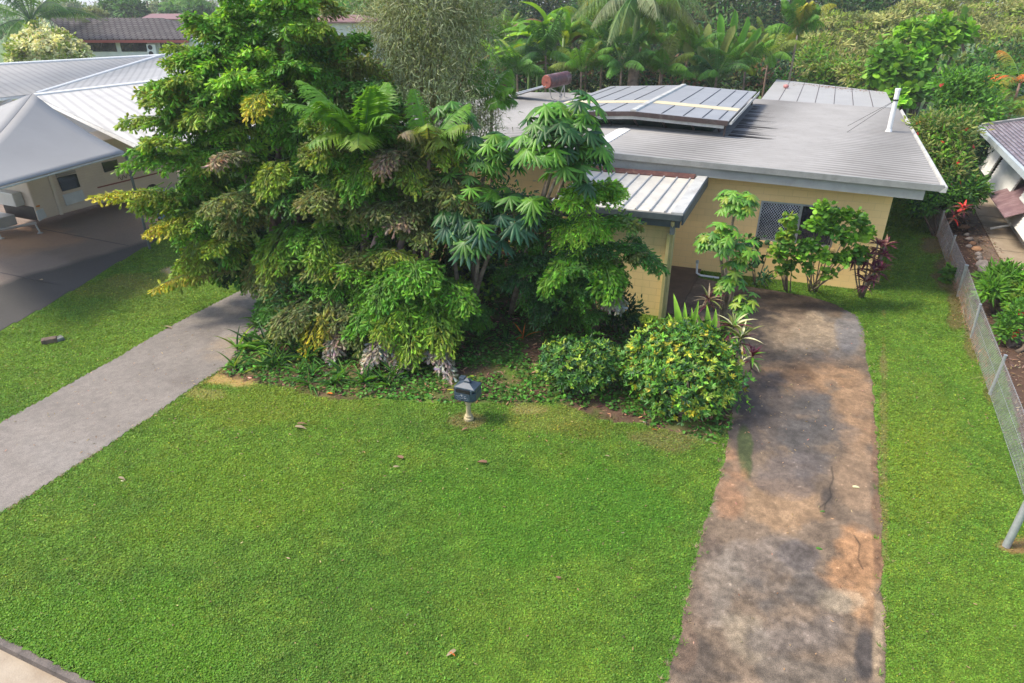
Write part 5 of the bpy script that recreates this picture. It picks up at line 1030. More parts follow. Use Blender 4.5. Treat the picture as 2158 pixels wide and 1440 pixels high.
# croton hedges
def croton(base, label, blobs_, seed, cols, n, name='croton_bush', size=.105):
    root = empty(name, base, label, 'bush'); rg = np.random.default_rng(seed); base = np.array(base, float); m = MB(); b = Bag()
    for (c, r) in blobs_:
        for k in range(4):
            e = np.array(c) + rg.normal(0, .2, 3) * np.array(r); m.tube([base + rg.normal(0, .07, 3) * [1, 1, 0], (base + e) / 2 + rg.normal(0, .08, 3), e], [.03, .02, .01], 5)
        cen = np.array(c); rr_ = np.array(r); nn = int(n * rr_[0] * rr_[2] / .6)
        d = ball(rg, nn); bump = 1 + .13 * np.sin(d[:, 0] * 7 + seed) * np.cos(d[:, 2] * 8) + .16 * np.sin(d[:, 0] * 17 + d[:, 1] * 9) * np.sin(d[:, 2] * 15 + d[:, 1] * 11) + (rg.uniform(0, 1, nn) < .03) * .14 ; p = cen + d * rr_ * (rg.uniform(.72, 1.03, (nn, 1))) * bump[:, None]; p = p[p[:, 2] > .06]
        for q in p:
            dd = nrm(q - cen); k = 5 + int(rg.integers(0, 4)); g = rg.uniform(0, 6.28, k); up = nrm(dd * .8 + UP * .6 + rg.normal(0, .25, 3)); a = nrm(np.cross(up, [.2, .7, .1])); bb = np.cross(up, a)
            ld = up * rg.uniform(.35, 1.1, (k, 1)) + (a * np.cos(g)[:, None] + bb * np.sin(g)[:, None]); cc = np.array(PAL[cols[rg.integers(len(cols))]]) * np.exp(rg.normal(0, .25))
            b.leaves(LANCE, np.repeat([q], k, 0), ld, up, size * .36, size * rg.uniform(.7, 1.2, k), cj(rg, cc, k, .18, .08))
    m.build('stem', M['palebark'], root, smooth=True); b.build('foliage', M['leaf_gloss'], root); return root
g1 = P(1225, 822); croton(g1, 'smaller clipped croton bush with dark and orange leaves left of the large one', [(g1 + np.array([0, .1, .6]), (.86, .75, .55)), (g1 + np.array([-.35, .1, .72]), (.55, .5, .42)), (g1 + np.array([.35, .15, .7]), (.5, .5, .4))], 61, ('mid', 'dark', 'dark', 'yg', 'mid', 'green', 'dark', 'yg', 'mid'), 800)
g2 = P(1445, 875); croton(g2, 'large round croton bush with yellow green leaves beside the driveway', [(g2 + np.array([.05, .35, .75]), (1.15, 1.0, .78)), (g2 + np.array([-.1, .9, 1.05]), (1.0, .9, .62)), (g2 + np.array([-.75, .9, .75]), (.55, .5, .5)), (g2 + np.array([.65, .6, .5]), (.5, .6, .5))], 62, ('green', 'yg', 'mid', 'dark', 'green', 'yg', 'mid', 'yellow', 'bright', 'dark', 'yg', 'mid'), 800)
# strappy understorey at the foot of the palms
def strappy(px, py, label, seed, n=26, R=.75, wd=.075, cols=('mid', 'green', 'dark', 'mid'), name='strap_leaf_clump', group='strap leaved clumps at the foot of the palms'):
    root = P(px, py); e = empty(name, root, label, 'plant', group); rg = np.random.default_rng(seed); b = Bag(); 
    for k in range(3): rosette(b, root + np.array([rg.normal(0, .16), rg.normal(0, .16), 0]), rg, R * rg.uniform(.8, 1.1), n // 3 + 2, wd, cols=cols, lo=.35, hi=1.35)
    b.build('leaves', M['leaf'], e); return e
spots = [(545, 690, 'strap leaved clump nearest the path bend, farthest left at the back'), (520, 735, 'strap leaved clump with yellow bases overhanging the path'), (560, 740, 'dense strap leaved clump second in from the path edge'), (600, 715, 'tall strap leaved clump behind the dense one by the path'), (535, 775, 'low strap leaved clump at the corner of the lawn and path'), (590, 775, 'strap leaved clump at the lawn edge, third from the path'),
         (640, 760, 'broad strap leaved clump under the yellowing fishtail frond'), (650, 800, 'short strap leaved clump at the lawn edge under the yellow frond'), (710, 800, 'strap leaved clump in front of the grey dead frond'), (770, 805, 'strap leaved clump left of the pale hanging dead frond'), (820, 800, 'strap leaved clump below the brightest fishtail fronds'), (870, 790, 'strap leaved clump left of the mailbox behind dead fronds'),
         (700, 745, 'tall dark strap leaved clump inside the palm shade'), (790, 750, 'dark strap leaved clump in the middle of the palm bed'), (1080, 715, 'orange flowered strap clump in the shade right of the mailbox'), (1150, 690, 'dark strap leaved clump behind the small croton'), (1010, 720, 'strap leaved clump in shade directly behind the mailbox')]
for i, (x, y, t) in enumerate(spots):
    strappy(x, y, t, 200 + i, R=.85 if i in (1, 2, 3, 6) else .62, cols=('mid', 'green', 'dark', 'yg') if i in (1, 4, 5) else (('orange', 'dark', 'mid', 'mid', 'dark') if i == 14 else ('mid', 'green', 'dark', 'mid')))
# leafy shrubs filling the bed
def bush(px, py, z, r, label, seed, cols, size=.14, wd=.45, n=900, T=LANCE, name='shrub', Y=None, cat='shrub', leafm='leaf', sub_=30, spread=.25, extra=(), group=None, down=.1, out=.6):
    base = P(px, py) if Y is None else np.array([Q(px, py, Y)[0], Y, 0]); root = empty(name, base, label, cat, group); rg = np.random.default_rng(seed); b = Bag(); m = MB()
    cen = base + UP * z
    for (dx, dy, dz, rr_) in ((0, 0, 0, r),) + tuple(extra):
        c = cen + np.array([dx, dy, dz]); clump(b, c, rr_, rg, n=n, sub_=sub_, size=size, wd=wd, cols=cols, T=T, spread=spread, down=down, out=out)
        for k in range(4): e = c + rg.normal(0, .35, 3) * np.mean(rr_) + UP * .1; m.tube(bezier(base + rg.normal(0, .08, 3) * [1, 1, 0], (base + e) / 2 + rg.normal(0, .1, 3), e, 5), list(np.linspace(.05 * np.mean(rr_) + .012, .012, 5)), 6)
    m.build('stem', M['bark'], root, smooth=True); b.build('foliage', M[leafm], root); return root
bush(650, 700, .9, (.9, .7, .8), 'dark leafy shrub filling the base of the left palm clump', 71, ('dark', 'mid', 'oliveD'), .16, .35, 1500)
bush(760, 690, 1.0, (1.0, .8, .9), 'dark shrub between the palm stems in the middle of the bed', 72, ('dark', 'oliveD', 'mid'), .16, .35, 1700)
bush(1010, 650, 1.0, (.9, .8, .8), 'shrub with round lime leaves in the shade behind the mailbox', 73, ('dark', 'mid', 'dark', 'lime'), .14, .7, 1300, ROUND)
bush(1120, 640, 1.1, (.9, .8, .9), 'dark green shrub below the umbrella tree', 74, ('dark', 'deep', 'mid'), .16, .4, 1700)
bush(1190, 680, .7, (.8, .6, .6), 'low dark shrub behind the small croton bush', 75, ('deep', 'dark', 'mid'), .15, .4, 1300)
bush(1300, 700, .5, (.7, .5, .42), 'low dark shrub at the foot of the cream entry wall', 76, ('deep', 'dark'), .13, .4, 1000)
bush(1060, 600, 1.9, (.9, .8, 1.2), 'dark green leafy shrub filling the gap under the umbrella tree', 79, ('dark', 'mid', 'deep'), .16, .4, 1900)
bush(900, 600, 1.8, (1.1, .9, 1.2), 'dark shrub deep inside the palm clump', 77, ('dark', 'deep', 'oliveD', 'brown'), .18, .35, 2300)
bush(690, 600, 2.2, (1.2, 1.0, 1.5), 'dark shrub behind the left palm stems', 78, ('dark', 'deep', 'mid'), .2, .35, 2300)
# ground cover and mulch
rg = np.random.default_rng(81); b.build
m_ = Bag(); n = 26000; pb_ = np.array([p[:2] for p in BED]); lo, hi = pb_.min(0), pb_.max(0); X = rg.uniform(lo[0], hi[0], n * 2); Y = rg.uniform(lo[1], hi[1], n * 2)
ok = inpoly(X, Y, BED) & (fbm(X, Y, .6, 83) > .42); X, Y = X[ok], Y[ok]; k = len(X); p = np.stack([X, Y, .02 + .1 * rg.uniform(0, 1, k) ** 2], 1)
m_.leaves(ROUND, p, rg.normal(0, 1, (k, 3)) * [1, 1, .3] + [0, 0, .2], UP + rg.normal(0, .3, (k, 3)), .06, .07 * rg.uniform(.6, 1.4, k), cj(rg, PAL['mid'], k, .4))
tag(m_.build('ground_cover', M['leaf']), 'low leafy weeds and ground cover under the palms', 'ground cover', kind='stuff')
m_ = Bag(); X = rg.uniform(lo[0], hi[0], 9000); Y = rg.uniform(lo[1], hi[1], 9000); ok = inpoly(X, Y, BED); X, Y = X[ok], Y[ok]; k = len(X)
m_.leaves(LANCE, np.stack([X, Y, .015 + .03 * rg.uniform(0, 1, k)], 1), rg.normal(0, 1, (k, 3)) * [1, 1, .15], UP + rg.normal(0, .3, (k, 3)), .035, .12 * rg.uniform(.5, 1.6, k), cj(rg, (.22, .13, .08), k, .45))
tag(m_.build('leaf_litter', M['leaf_matte']), 'brown dead leaves scattered as mulch under the palms', 'leaf litter', kind='stuff')

# ---------------------------------------------------------------- right side garden
def qbush(label, bx, by, Yb, blobs_, seed, cols, size, wd, n, T=LANCE, name='shrub', cat='shrub', leafm='leaf', flowers=None, group=None, bark='bark', r0=.06, out=.6, down=.1, sub_=30, spread=.25, flat=1.0):
    base = Q(bx, by, Yb); base[2] = 0; root = empty(name, base, label, cat, group); rg = np.random.default_rng(seed); b = Bag(); m = MB(); cs_ = []
    for (x, y, Y, r) in blobs_:
        c = Q(x, y, Y); cs_.append((c, r)); rm = np.mean(r); clump(b, c, r, rg, n=int(n), sub_=sub_, size=size, wd=wd, cols=cols, T=T, spread=spread, out=out, down=down, flat=flat)
        m.tube(bezier(base + rg.normal(0, .1, 3) * [1, 1, 0], (base + c) / 2 + rg.normal(0, .2, 3) * [1, 1, .3], c, 6), list(np.linspace(r0, r0 * .3, 6)), 7)
        for k in range(3): e = c + nrm(rg.normal(0, 1, 3)) * rm * .7 * [1, 1, .4]; m.tube([c - UP * .1, (c + e) / 2 + UP * .05, e], [r0 * .3, r0 * .2, r0 * .12], 5)
    m.build('stem' if cat == 'shrub' else 'trunk', M[bark], root, smooth=True); f_ = b.build('foliage' if cat == 'shrub' else 'crown', M[leafm], root)
    if flowers:
        fb = Bag(); col, k, fs = flowers
        for i in range(k):
            c, r = cs_[rg.integers(len(cs_))]; d = ball(rg, 1)[0]; d[1] = -abs(d[1]); d[2] = abs(d[2]) * .8; p = c + d * np.array(r) * 1.05; palmate(fb, p, d, rg, fs, 6, .6, col, .1, ROUND)
        fb.build('flower', M['leaf'], root)
    return root
qbush('olive green hibiscus bush with red and pink flowers beyond the roof corner', 1990, 460, 25, [(1985, 300, 26.5, 1.15), (1955, 340, 26, 1.0), (2005, 330, 26, .85), (1990, 380, 25.5, 1.1), (1950, 290, 27, .8), (2020, 280, 27, .8), (2050, 405, 25, .45), (1955, 410, 25.5, .7)], 301, ('hib', 'hib', 'bright', 'olive', 'mid'), .2, .4, 900, flowers=('red', 26, .09))
qbush('bright green bush with a few red flowers behind the hibiscus', 2040, 300, 31, [(2040, 210, 32, 1.3), (2000, 200, 32, 1.0), (2068, 232, 33.5, .8), (2050, 260, 31, 1.2), (2010, 240, 31.5, .9)], 302, ('green', 'bright', 'green', 'mid'), .24, .45, 900, flowers=('red', 12, .1))
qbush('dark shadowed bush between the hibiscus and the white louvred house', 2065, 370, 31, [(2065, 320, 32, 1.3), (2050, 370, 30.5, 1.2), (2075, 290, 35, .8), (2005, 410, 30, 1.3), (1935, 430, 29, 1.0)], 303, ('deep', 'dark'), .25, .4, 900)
qbush('broad leafed shrub reaching over the concrete path by the white house', 1995, 440, 23.5, [(2045, 410, 24, .5), (2010, 425, 24, .55), (1975, 415, 24.5, .6), (1940, 440, 24, .5)], 304, ('mid', 'green', 'dark'), .2, .45, 420)
cordyline(P(2028, 470), 'small red cordyline in the bed below the hibiscus', [(2030, 440, 22.8), (2012, 455, 22.5)], 305, cols=('wine', 'red', 'brown'), R=.45, n=14)
qbush('green strappy shrub in the bed at the near end of the brick paving', 2110, 640, 16.6, [(2100, 600, 16.9, .42), (2125, 590, 17, .35), (2090, 615, 16.6, .3)], 306, ('green', 'bright', 'green'), .24, .22, 420)
qbush('yellow green shrub at the right edge above the red ixora', 2150, 660, 16, [(2148, 625, 16.4, .36), (2165, 610, 16.6, .4), (2140, 650, 16, .3)], 307, ('yg', 'bright', 'green'), .15, .42, 420)
qbush('ixora bush with round red flower heads by the fence', 2135, 730, 14.6, [(2130, 680, 15.1, .34), (2155, 665, 15.2, .36), (2120, 700, 14.8, .26)], 308, ('green', 'mid', 'bright'), .12, .45, 380, flowers=('red', 5, .09))
b = Bag(); rg = np.random.default_rng(309); X = rg.uniform(9, 22, 30000); Y = rg.uniform(7, 30, 30000); ok = inpoly(X, Y, RBED) ; X, Y = X[ok][:9000], Y[ok][:9000]; k = len(X)
b.leaves(LANCE, np.stack([X, Y, .01 + .04 * rg.uniform(0, 1, k)], 1), rg.normal(0, 1, (k, 3)) * [1, 1, .2], UP + rg.normal(0, .3, (k, 3)), .03, .1 * rg.uniform(.5, 1.6, k), cj(rg, (.17, .11, .075), k, .5))
tag(b.build('mulch_litter', M['leaf_matte']), 'dark bark and leaf mulch in the neighbour bed beyond the wire fence', 'mulch', kind='stuff')
qbush('small weed with pale leaves climbing the wire fence halfway along', 1998, 610, 19, [(2000, 575, 19.2, .16), (1998, 595, 19, .14)], 310, ('bright', 'mid'), .2, .6, 60, ROUND)
rg = np.random.default_rng(40)
def palm_at(x, y, Y, label, seed, r=2.2, n=12, up0=-.1, up1=1.2, col='green', tip='bright', ll=.6, lw=.05, hang=.5, droop=.35, group=None, stem_r=.08, tm='palmtrunk', nl=22, cat='palm', name='palm', mixc=None):
    c = Q(x, y, Y); rg = np.random.default_rng(seed); fr = ring(rg, n, r, up0, up1, droop)
    if mixc: fr = [f + tuple(mixc[rg.integers(len(mixc))]) for f in fr]
    return cane(c * [1, 1, 0], label, c, seed, fr, col, tip, ll, lw, group, cat, name, stem_r, hang, nl, tm)
palm_at(2150, 175, 34, 'palm with orange red fronds at the right edge', 311, 1.9, 9, mixc=(('orange', 'orange'), ('green', 'orange'), ('olive', 'yellow')), group=None)
palm_at(2115, 245, 33, 'yellowing palm below the orange fronds beside the tiled roof', 312, 1.7, 9, mixc=(('olive', 'yellow'), ('green', 'yg')))
qbush('tree with large round bright green leaves in clusters on spreading limbs', 1915, 260, 40, [(1960, 78, 41, 1.2), (2000, 70, 41, .9), (1915, 85, 41, .9), (1975, 105, 40.5, .9), (2025, 85, 41, .6), (1870, 130, 40, .95), (1905, 140, 40, .75), (1945, 125, 40, .6), (1860, 155, 40, .8), (1930, 195, 39, .8), (1880, 165, 39.5, .9), (1925, 165, 39.5, .7), (1900, 205, 38.5, .7)], 320, ('lime', 'bright', 'bright', 'green'), .34, .85, 190, ROUND, 'large_leaf_tree', 'tree', r0=.13, sub_=14, spread=.22)
# layered rain trees
for i, (bx, Yb, L, t) in enumerate([(1830, 58, [(1790, 45, 60), (1850, 70, 58), (1800, 100, 56), (1760, 125, 54), (1880, 45, 60), (1840, 125, 54), (1730, 90, 57), (1790, 150, 50), (1850, 165, 48), (1900, 95, 57)], 'layered olive green rain tree overhanging the back of the white patio'),
        (2050, 66, [(1950, 18, 70), (2020, 40, 68), (2080, 25, 70), (2130, 50, 68), (2060, 70, 64), (2120, 85, 62), (2170, 20, 70), (1980, 55, 66), (2180, 70, 64), (2010, 5, 74), (2100, 0, 74)], 'widest layered rain tree spreading across the top right corner')]):
    qbush(t, bx, 200, Yb, [(x, y, Y, (3.6, 3.0, .62)) for x, y, Y in L], 330 + i, ('raint', 'raint', 'olive', 'yg'), .36, .35, 1500, LANCE, 'rain_tree', 'tree', 'leaf_matte', r0=.2, sub_=40, spread=.16, flat=.35, down=.05)
qbush('dense green hedge row behind the large leafed tree at right', 2080, 200, 50, [(2060, 150, 52, 1.6), (2110, 140, 52, 1.6), (2150, 165, 50, 1.6), (2010, 165, 50, 1.4), (1985, 185, 46, 1.3), (2100, 190, 44, 1.4), (2050, 185, 46, 1.3), (2150, 130, 54, 1.5)], 335, ('mid', 'green', 'dark', 'olive'), .35, .5, 700)
qbush('yellow green shrubbery just behind the white patio roof', 1750, 190, 50, [(1720, 140, 52, 1.5), (1760, 165, 50, 1.3), (1800, 170, 48, 1.3), (1690, 160, 52, 1.2), (1840, 180, 46, 1.1), (1730, 170, 50, 1.0)], 336, ('yg', 'olive', 'green', 'bright'), .3, .45, 650)
# dark trees across the back
for i in range(11):
    x = 1045 + i * 82; Y = 76 + (i % 3) * 5
    qbush(['leftmost dark tree of the row behind the bananas', 'dark tree behind the left banana clump', 'dark tree behind the right banana clump', 'dark tree left of the tall drooping palm', 'dark tree directly behind the tall drooping palm', 'dark tree right of the tall drooping palm', 'dark tree behind the traveller palm', 'dark tree between the traveller palm and the feather palm', 'dark tree behind the right feather palm', 'dark tree with bare bent branch near the rain trees', 'rightmost dark tree of the back row beside the rain trees'][i],
        x, 200, Y, [(x, 95, Y - 3, (3.2, 3, 2.6)), (x + rg.normal(0, 12), 35, Y, (3.6, 3, 3.0)), (x + rg.normal(0, 14), -25, Y + 2, (3.4, 3, 2.6)), (x + 30, 65, Y, (2.6, 2.5, 2.2)), (x - 30, 10, Y + 1, (2.6, 2.5, 2.4)), (x, 140, Y - 8, (3.0, 2.5, 1.8))], 340 + i, [('dark', 'mid', 'oliveD'), ('dark', 'deep', 'oliveD'), ('oliveD', 'dark', 'brown')][i % 3], .5, .4, 800, LANCE, 'dark_tree', 'tree', 'leaf_matte', group='dark trees across the back', r0=.25, sub_=26, spread=.3)
for i, (x, y, Y, t) in enumerate([(640, 25, 95, 'round green tree far behind, left of the distant brown roof'), (720, 18, 100, 'tree far behind, above the distant brown roof'), (775, 35, 85, 'tree far behind, half hidden by the feathery tree'), (690, 62, 80, 'low green tree in front of the distant brown roof')]):
    qbush(t, x, 90, Y, [(x, y, Y, (3.5, 3, 2.6)), (x + 40, y + 10, Y, (2.6, 2.5, 2)), (x - 35, y + 12, Y, (2.6, 2.5, 2))], 360 + i, ('mid', 'olive', 'green'), .6, .45, 600, LANCE, 'distant_tree', 'tree', 'leaf_matte', r0=.2)
# bananas
def banana(x, y, Y, label, seed, R=2.0, n=10, k=3):
    c0 = Q(x, y, Y); base = c0 * [1, 1, 0]; root = empty('banana_plant', base, label, 'banana plant', 'banana plants behind the house'); rg = np.random.default_rng(seed); m = MB()
    for i in range(k):
        c = c0 + np.array([rg.normal(0, .8), rg.normal(0, .5), rg.normal(0, .5)]) * (i > 0); m.tube([c * [1, 1, 0], c], [.14, .09], 8)
        for j in range(n // (1 if i == 0 else 2)):
            b = Bag(); g = rg.uniform(0, 6.28); e = rg.uniform(.3, 1.35); d = np.array([cos(g) * cos(e), sin(g) * cos(e), sin(e)]); l = R * rg.uniform(.8, 1.15); p = c + d * l * .2
            b.tube(np.array([c, p, p + d * .1]), .035, .02, (.3, .4, .08), 5); cc = PAL[('lime', 'bright', 'bright', 'yg', 'brown')[rg.choice(5, p=[.35, .3, .2, .1, .05])]]
            side = nrm(np.cross(d, UP)); sg = paddle_t(9, .7 + .9 * rg.uniform(), k * 17 + j); tt = sg[0].copy(); tt[:, 0] *= 1
            b.leaves(sg, p, d, UP + rg.normal(0, .25, 3), .5, l, np.array(cc) * rg.uniform(.8, 1.15)); b.build('leaf', M['leaf'], root)
    m.build('stem', M['greenstem'], root, smooth=True)
banana(1085, 125, 43, 'left banana clump with tall pale green paddle leaves', 371); banana(1135, 90, 45, 'middle banana clump with a browned leaf', 372); banana(1195, 95, 44, 'right banana clump beside the tall palm', 373); banana(1160, 135, 43, 'shortest banana clump just above the water heater', 374, 1.4, 7, 2)
# understorey palms behind the house
U_ = [(1090, 165, 42, 'dark low palm at the left end behind the roof'), (1150, 150, 42, 'low palm right behind the water heater tank'), (1225, 160, 41, 'yellow fronded palm right of the water heater'), (1270, 110, 43, 'slim palm with a pale trunk left of the tall palm'), (1240, 90, 46, 'palm with golden fronds between bananas and tall palm'), (1395, 165, 41, 'low feather palm right of the tall palm trunk'), (1400, 105, 45, 'palm with yellow fronds right of the tall palm'), (1450, 150, 43, 'palm in front of the traveller palm base'), (1570, 160, 43, 'orange tinged low palm right of the traveller palm'), (1620, 130, 45, 'palm with golden dead fronds right of the traveller palm'),
      (1310, 175, 40, 'dark low palm left of the tall palm trunk'), (1060, 110, 47, 'palm at the far left behind the bananas'), (1510, 170, 42, 'low dark palm under the traveller palm'), (1350, 130, 46, 'palm hidden behind the tall palm trunk')]
for i, (x, y, Y, t) in enumerate(U_):
    mc_ = [(('mid', 'green'), ('dark', 'mid')), (('green', 'bright'), ('olive', 'yg')), (('yg', 'yg'), ('green', 'bright'), ('mid', 'green'), ('olive', 'yg')), (('mid', 'green'), ('green', 'yg'))][[0, 0, 2, 3, 2, 1, 2, 3, 2, 2, 0, 3, 0, 3][i]]
    palm_at(x, y - (32 if i % 3 == 1 else 8), Y, t, 380 + i, 2.4, 14, mixc=mc_, group='understorey palms behind the house', ll=.6, lw=.045, nl=36, up0=-.2, hang=.7, name='understorey_palm')
palm_at(1680, 75, 44, 'feather palm with arching grey green fronds left of the patio roof', 400, 2.3, 16, up0=-.2, up1=1.3, mixc=(('mid', 'green'), ('green', 'bright'), ('olive', 'yellow')), ll=.7, lw=.07, hang=.9, droop=.5, tm='palebark')
# tall drooping palm
c = Q(1345, 15, 41); base = c * [1, 1, 0]; root = empty('tall_palm', base, 'tallest palm with thick ringed trunk and long drooping grey green fronds', 'palm'); rg = np.random.default_rng(401)
m = MB(); zt = Q(1337, 135, 41)[2]; pts = [base + (c - base) * t for t in (0, .3, zt / c[2])]; m.tube(pts, [.32, .3, .27], 14); m.build('trunk', M['palmtrunk'], root, smooth=True)
m = MB(); p0 = pts[-1] - UP * .05; m.tube([p0, p0 + UP * .8, c], [.27, .25, .14], 14); m.build('crownshaft', M['greenstem'], root, smooth=True)
for k in range(17):
    g = 2 * pi * k / 17 + rg.uniform(-.15, .15); r = rg.uniform(2.6, 4.2); d = np.array([cos(g) * r, sin(g) * r, rg.uniform(-1.9, .2)]); b = Bag(); pin_frond(b, c, c + d, rg, ('mid', 'silver', 'green')[k % 3], .55, 44, 1.0, .06, 1.2, ('silver', 'olive', 'yellow')[rg.choice(3, p=[.6, .3, .1])], rb=.04); b.build('frond', M['leaf'], root)
# traveller palm
c = Q(1500, 185, 43); base = c * [1, 1, 0]; root = empty('traveller_palm', base, 'traveller palm with tall fan of grey green paddle leaves behind the raised roof', 'palm'); rg = np.random.default_rng(402)
m = MB(); m.tube([base, c], [.25, .2], 10); m.build('trunk', M['palmtrunk'], root, smooth=True)
for (x, y) in ((1440, 90), (1462, 60), (1490, 45), (1525, 20), (1560, 15), (1590, 30), (1612, 55), (1600, 85), (1585, 110), (1475, 95), (1500, 90), (1545, 50), (1570, 70), (1490, 125), (1510, 130)):
    e = Q(x, y, 42.5 + rg.uniform(-.8, .8)); d = e - c; b = Bag(); b.tube(np.array([c, c + d * .35, c + d * .55]), .05, .03, (.12, .2, .07), 5)
    b.leaves(paddle_t(10, .4, int(x)), c + d * .5, d, np.array([rg.normal(0, .5), -1, .2]), .55, np.linalg.norm(d) * .5, np.array(PAL[('mid', 'green', 'olive')[rg.integers(3)]]) * rg.uniform(.9, 1.3)); b.build('leaf', M['leaf'], root)
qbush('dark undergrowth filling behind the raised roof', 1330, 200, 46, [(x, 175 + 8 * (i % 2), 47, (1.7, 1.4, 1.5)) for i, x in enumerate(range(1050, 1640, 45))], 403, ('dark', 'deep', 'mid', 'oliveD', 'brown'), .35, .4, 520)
# coconut palm and pale shrub at left
c = Q(66, 46, 60); root = empty('coconut_palm', c * [1, 1, 0], 'big coconut palm with arching blue green fronds at the top left', 'palm'); rg = np.random.default_rng(410)
m = MB(); m.tube([c * [1, 1, 0] + (0, 0, 0), c * [1, 1, .5] + (.3, 0, 0), c - UP * .1], [.24, .2, .22], 12); m.build('trunk', M['palmtrunk'], root, smooth=True)
for k in range(22):
    g = 2 * pi * k / 22 + rg.uniform(-.15, .15); r = rg.uniform(4.2, 6.0); e = rg.uniform(-.5, 1.1); d = np.array([cos(g) * cos(e) * r, sin(g) * cos(e) * r, sin(e) * r]); b = Bag(); pin_frond(b, c, c + d, rg, ('mid', 'green', 'blue')[k % 3], .35, 46, .85, .06, .7, ('silver', 'olive', 'mid')[k % 3], rb=.05); b.build('frond', M['leaf'], root)
qbush('rounded shrub covered in pale cream yellow blossom at the top left', 100, 170, 56, [(60, 108, 56, 1.5), (100, 90, 56.5, 1.7), (140, 105, 56, 1.5), (85, 118, 55, 1.6), (125, 120, 55, 1.6), (38, 128, 55, .9), (165, 118, 55.5, 1.0)], 411, ('pale', 'pale', 'pale', 'yg'), .22, .7, 900, ROUND, sub_=40, spread=.12, leafm='leaf_matte')

# ---------------------------------------------------------------- distant houses and trees
def dq(x, y, Y): return Q(x, y, Y)
root = empty('tiled_house', dq(280, 90, 62) * [1, 1, 0], 'cream highset house with dark tiled roof and three dark windows at top left', 'house')
a, b_, c_, d_ = dq(160, 82, 60), dq(396, 82, 60), dq(342, 38, 65), dq(104, 38, 65); e_ = dq(440, 60, 64)
a[2] = b_[2] = (a[2] + b_[2]) / 2; d_[2] = c_[2]
m = MB(); m.hexa([p - UP * .12 for p in (a, b_, c_, d_)], [a, b_, c_, d_]); m.hexa([p - UP * .12 for p in (b_, e_, c_)], [b_, e_, c_])
mt, n, l, bs = new_mat('tiles_dark'); bs.inputs['Roughness'].default_value = .8; bs.inputs['Specular IOR Level'].default_value = .15; tc = n.new('ShaderNodeTexCoord'); br = n.new('ShaderNodeTexBrick'); br.inputs['Scale'].default_value = 1; br.inputs['Brick Width'].default_value = .5; br.inputs['Row Height'].default_value = .45; br.inputs['Mortar Size'].default_value = .06
br.inputs['Color1'].default_value = (.075, .07, .068, 1); br.inputs['Color2'].default_value = (.11, .10, .097, 1); br.inputs['Mortar'].default_value = (.025, .018, .02, 1); l.new(tc.outputs['Object'], br.inputs['Vector']); l.new(br.outputs[0], bs.inputs['Base Color'])
m.build('roof', mt, root)
m = MB(); m.frame(a - UP * .3 - np.array([0, .05, 0]), b_ - a, (0, 1, 0), UP, np.linalg.norm(b_ - a), .15, .2); m.build('gutter', mat('redgutter', (.3, .06, .05), None, .5, 2), root)
wl = a * [1, 1, 0] + np.array([.6, .7, 0]); m = MB(); m.frame(wl, (1, 0, 0), (0, 1, 0), UP, b_[0] - a[0] - .2, 6, a[2] - .2); m.build('wall', M['white'], root)
for x0, x1, y0, y1 in ((189, 241, 86, 109), (257, 308, 86, 109), (341, 380, 86, 109)):
    p, q = dq(x0, y1, wl[1] - .05), dq(x1, y0, wl[1] - .05); m = MB(); m.frame((p[0], wl[1] - .05, p[2]), (1, 0, 0), (0, 1, 0), UP, q[0] - p[0], .08, q[2] - p[2]); f_ = m.build('window', M['glass'], root)
    m = MB()
    for fx in (0, .5, 1): m.frame((p[0] + (q[0] - p[0] - .08) * fx, wl[1] - .08, p[2]), (1, 0, 0), (0, 1, 0), UP, .07, .06, q[2] - p[2])
    sub(m, 'frame', M['darkframe'], f_, root)
for x, y in ((320, 100), (322, 113)):
    p = dq(x, y, wl[1] - .3); m = MB(); m.box((p[0], wl[1] - .25, p[2]), (.75, .35, .5)); ac = m.build('air_conditioner', M['white'], root, bevel=.02); m = MB(); m.tube([np.array([p[0] - .08, wl[1] - .44, p[2]]), np.array([p[0] - .08, wl[1] - .42, p[2]])], .19, 14); sub(m, 'fan', M['black'], ac, root)
def far_house(label, x0, x1, ye, yr, Y, seed, wallm='van2', roofm='redroof'):
    a, b_, c_, d_ = dq(x0, ye, Y), dq(x1, ye, Y), dq(x1 - (x1 - x0) * .2, yr, Y + 4), dq(x0 + (x1 - x0) * .2, yr, Y + 4); root = empty('distant_house', (a + b_) / 2 * [1, 1, 0], label, 'house')
    m = MB(); m.hexa([p - UP * .15 for p in (a, b_, c_, d_)], [a, b_, c_, d_]); e, f = a + np.array([0, 8, 0]), b_ + np.array([0, 8, 0]); m.hexa([p - UP * .15 for p in (d_, c_, f, e)], [d_, c_, f, e]); m.hexa([p - UP * .15 for p in (a, d_, e)], [a, d_, e]); m.hexa([p - UP * .15 for p in (b_, f, c_)], [b_, f, c_]); m.build('roof', M[roofm], root)
    m = MB(); m.frame(a * [1, 1, 0] + np.array([.5, .5, 0]), (1, 0, 0), (0, 1, 0), UP, b_[0] - a[0] - 1, 7, a[2] - .05); m.build('wall', M[wallm], root)
far_house('distant house with maroon hipped roof above the tiled house', 293, 420, 40, 29, 95, 1); far_house('distant house with brown roof glimpsed left of the feathery tree', 650, 790, 46, 31, 75, 2, roofm='redroof'); far_house('tiny distant orange roofed house between the trees at top left', 160, 200, 27, 22, 210, 3); far_house('tiny distant pale roofed house by the power pole', 395, 450, 27, 22, 200, 4, roofm='greyroof')
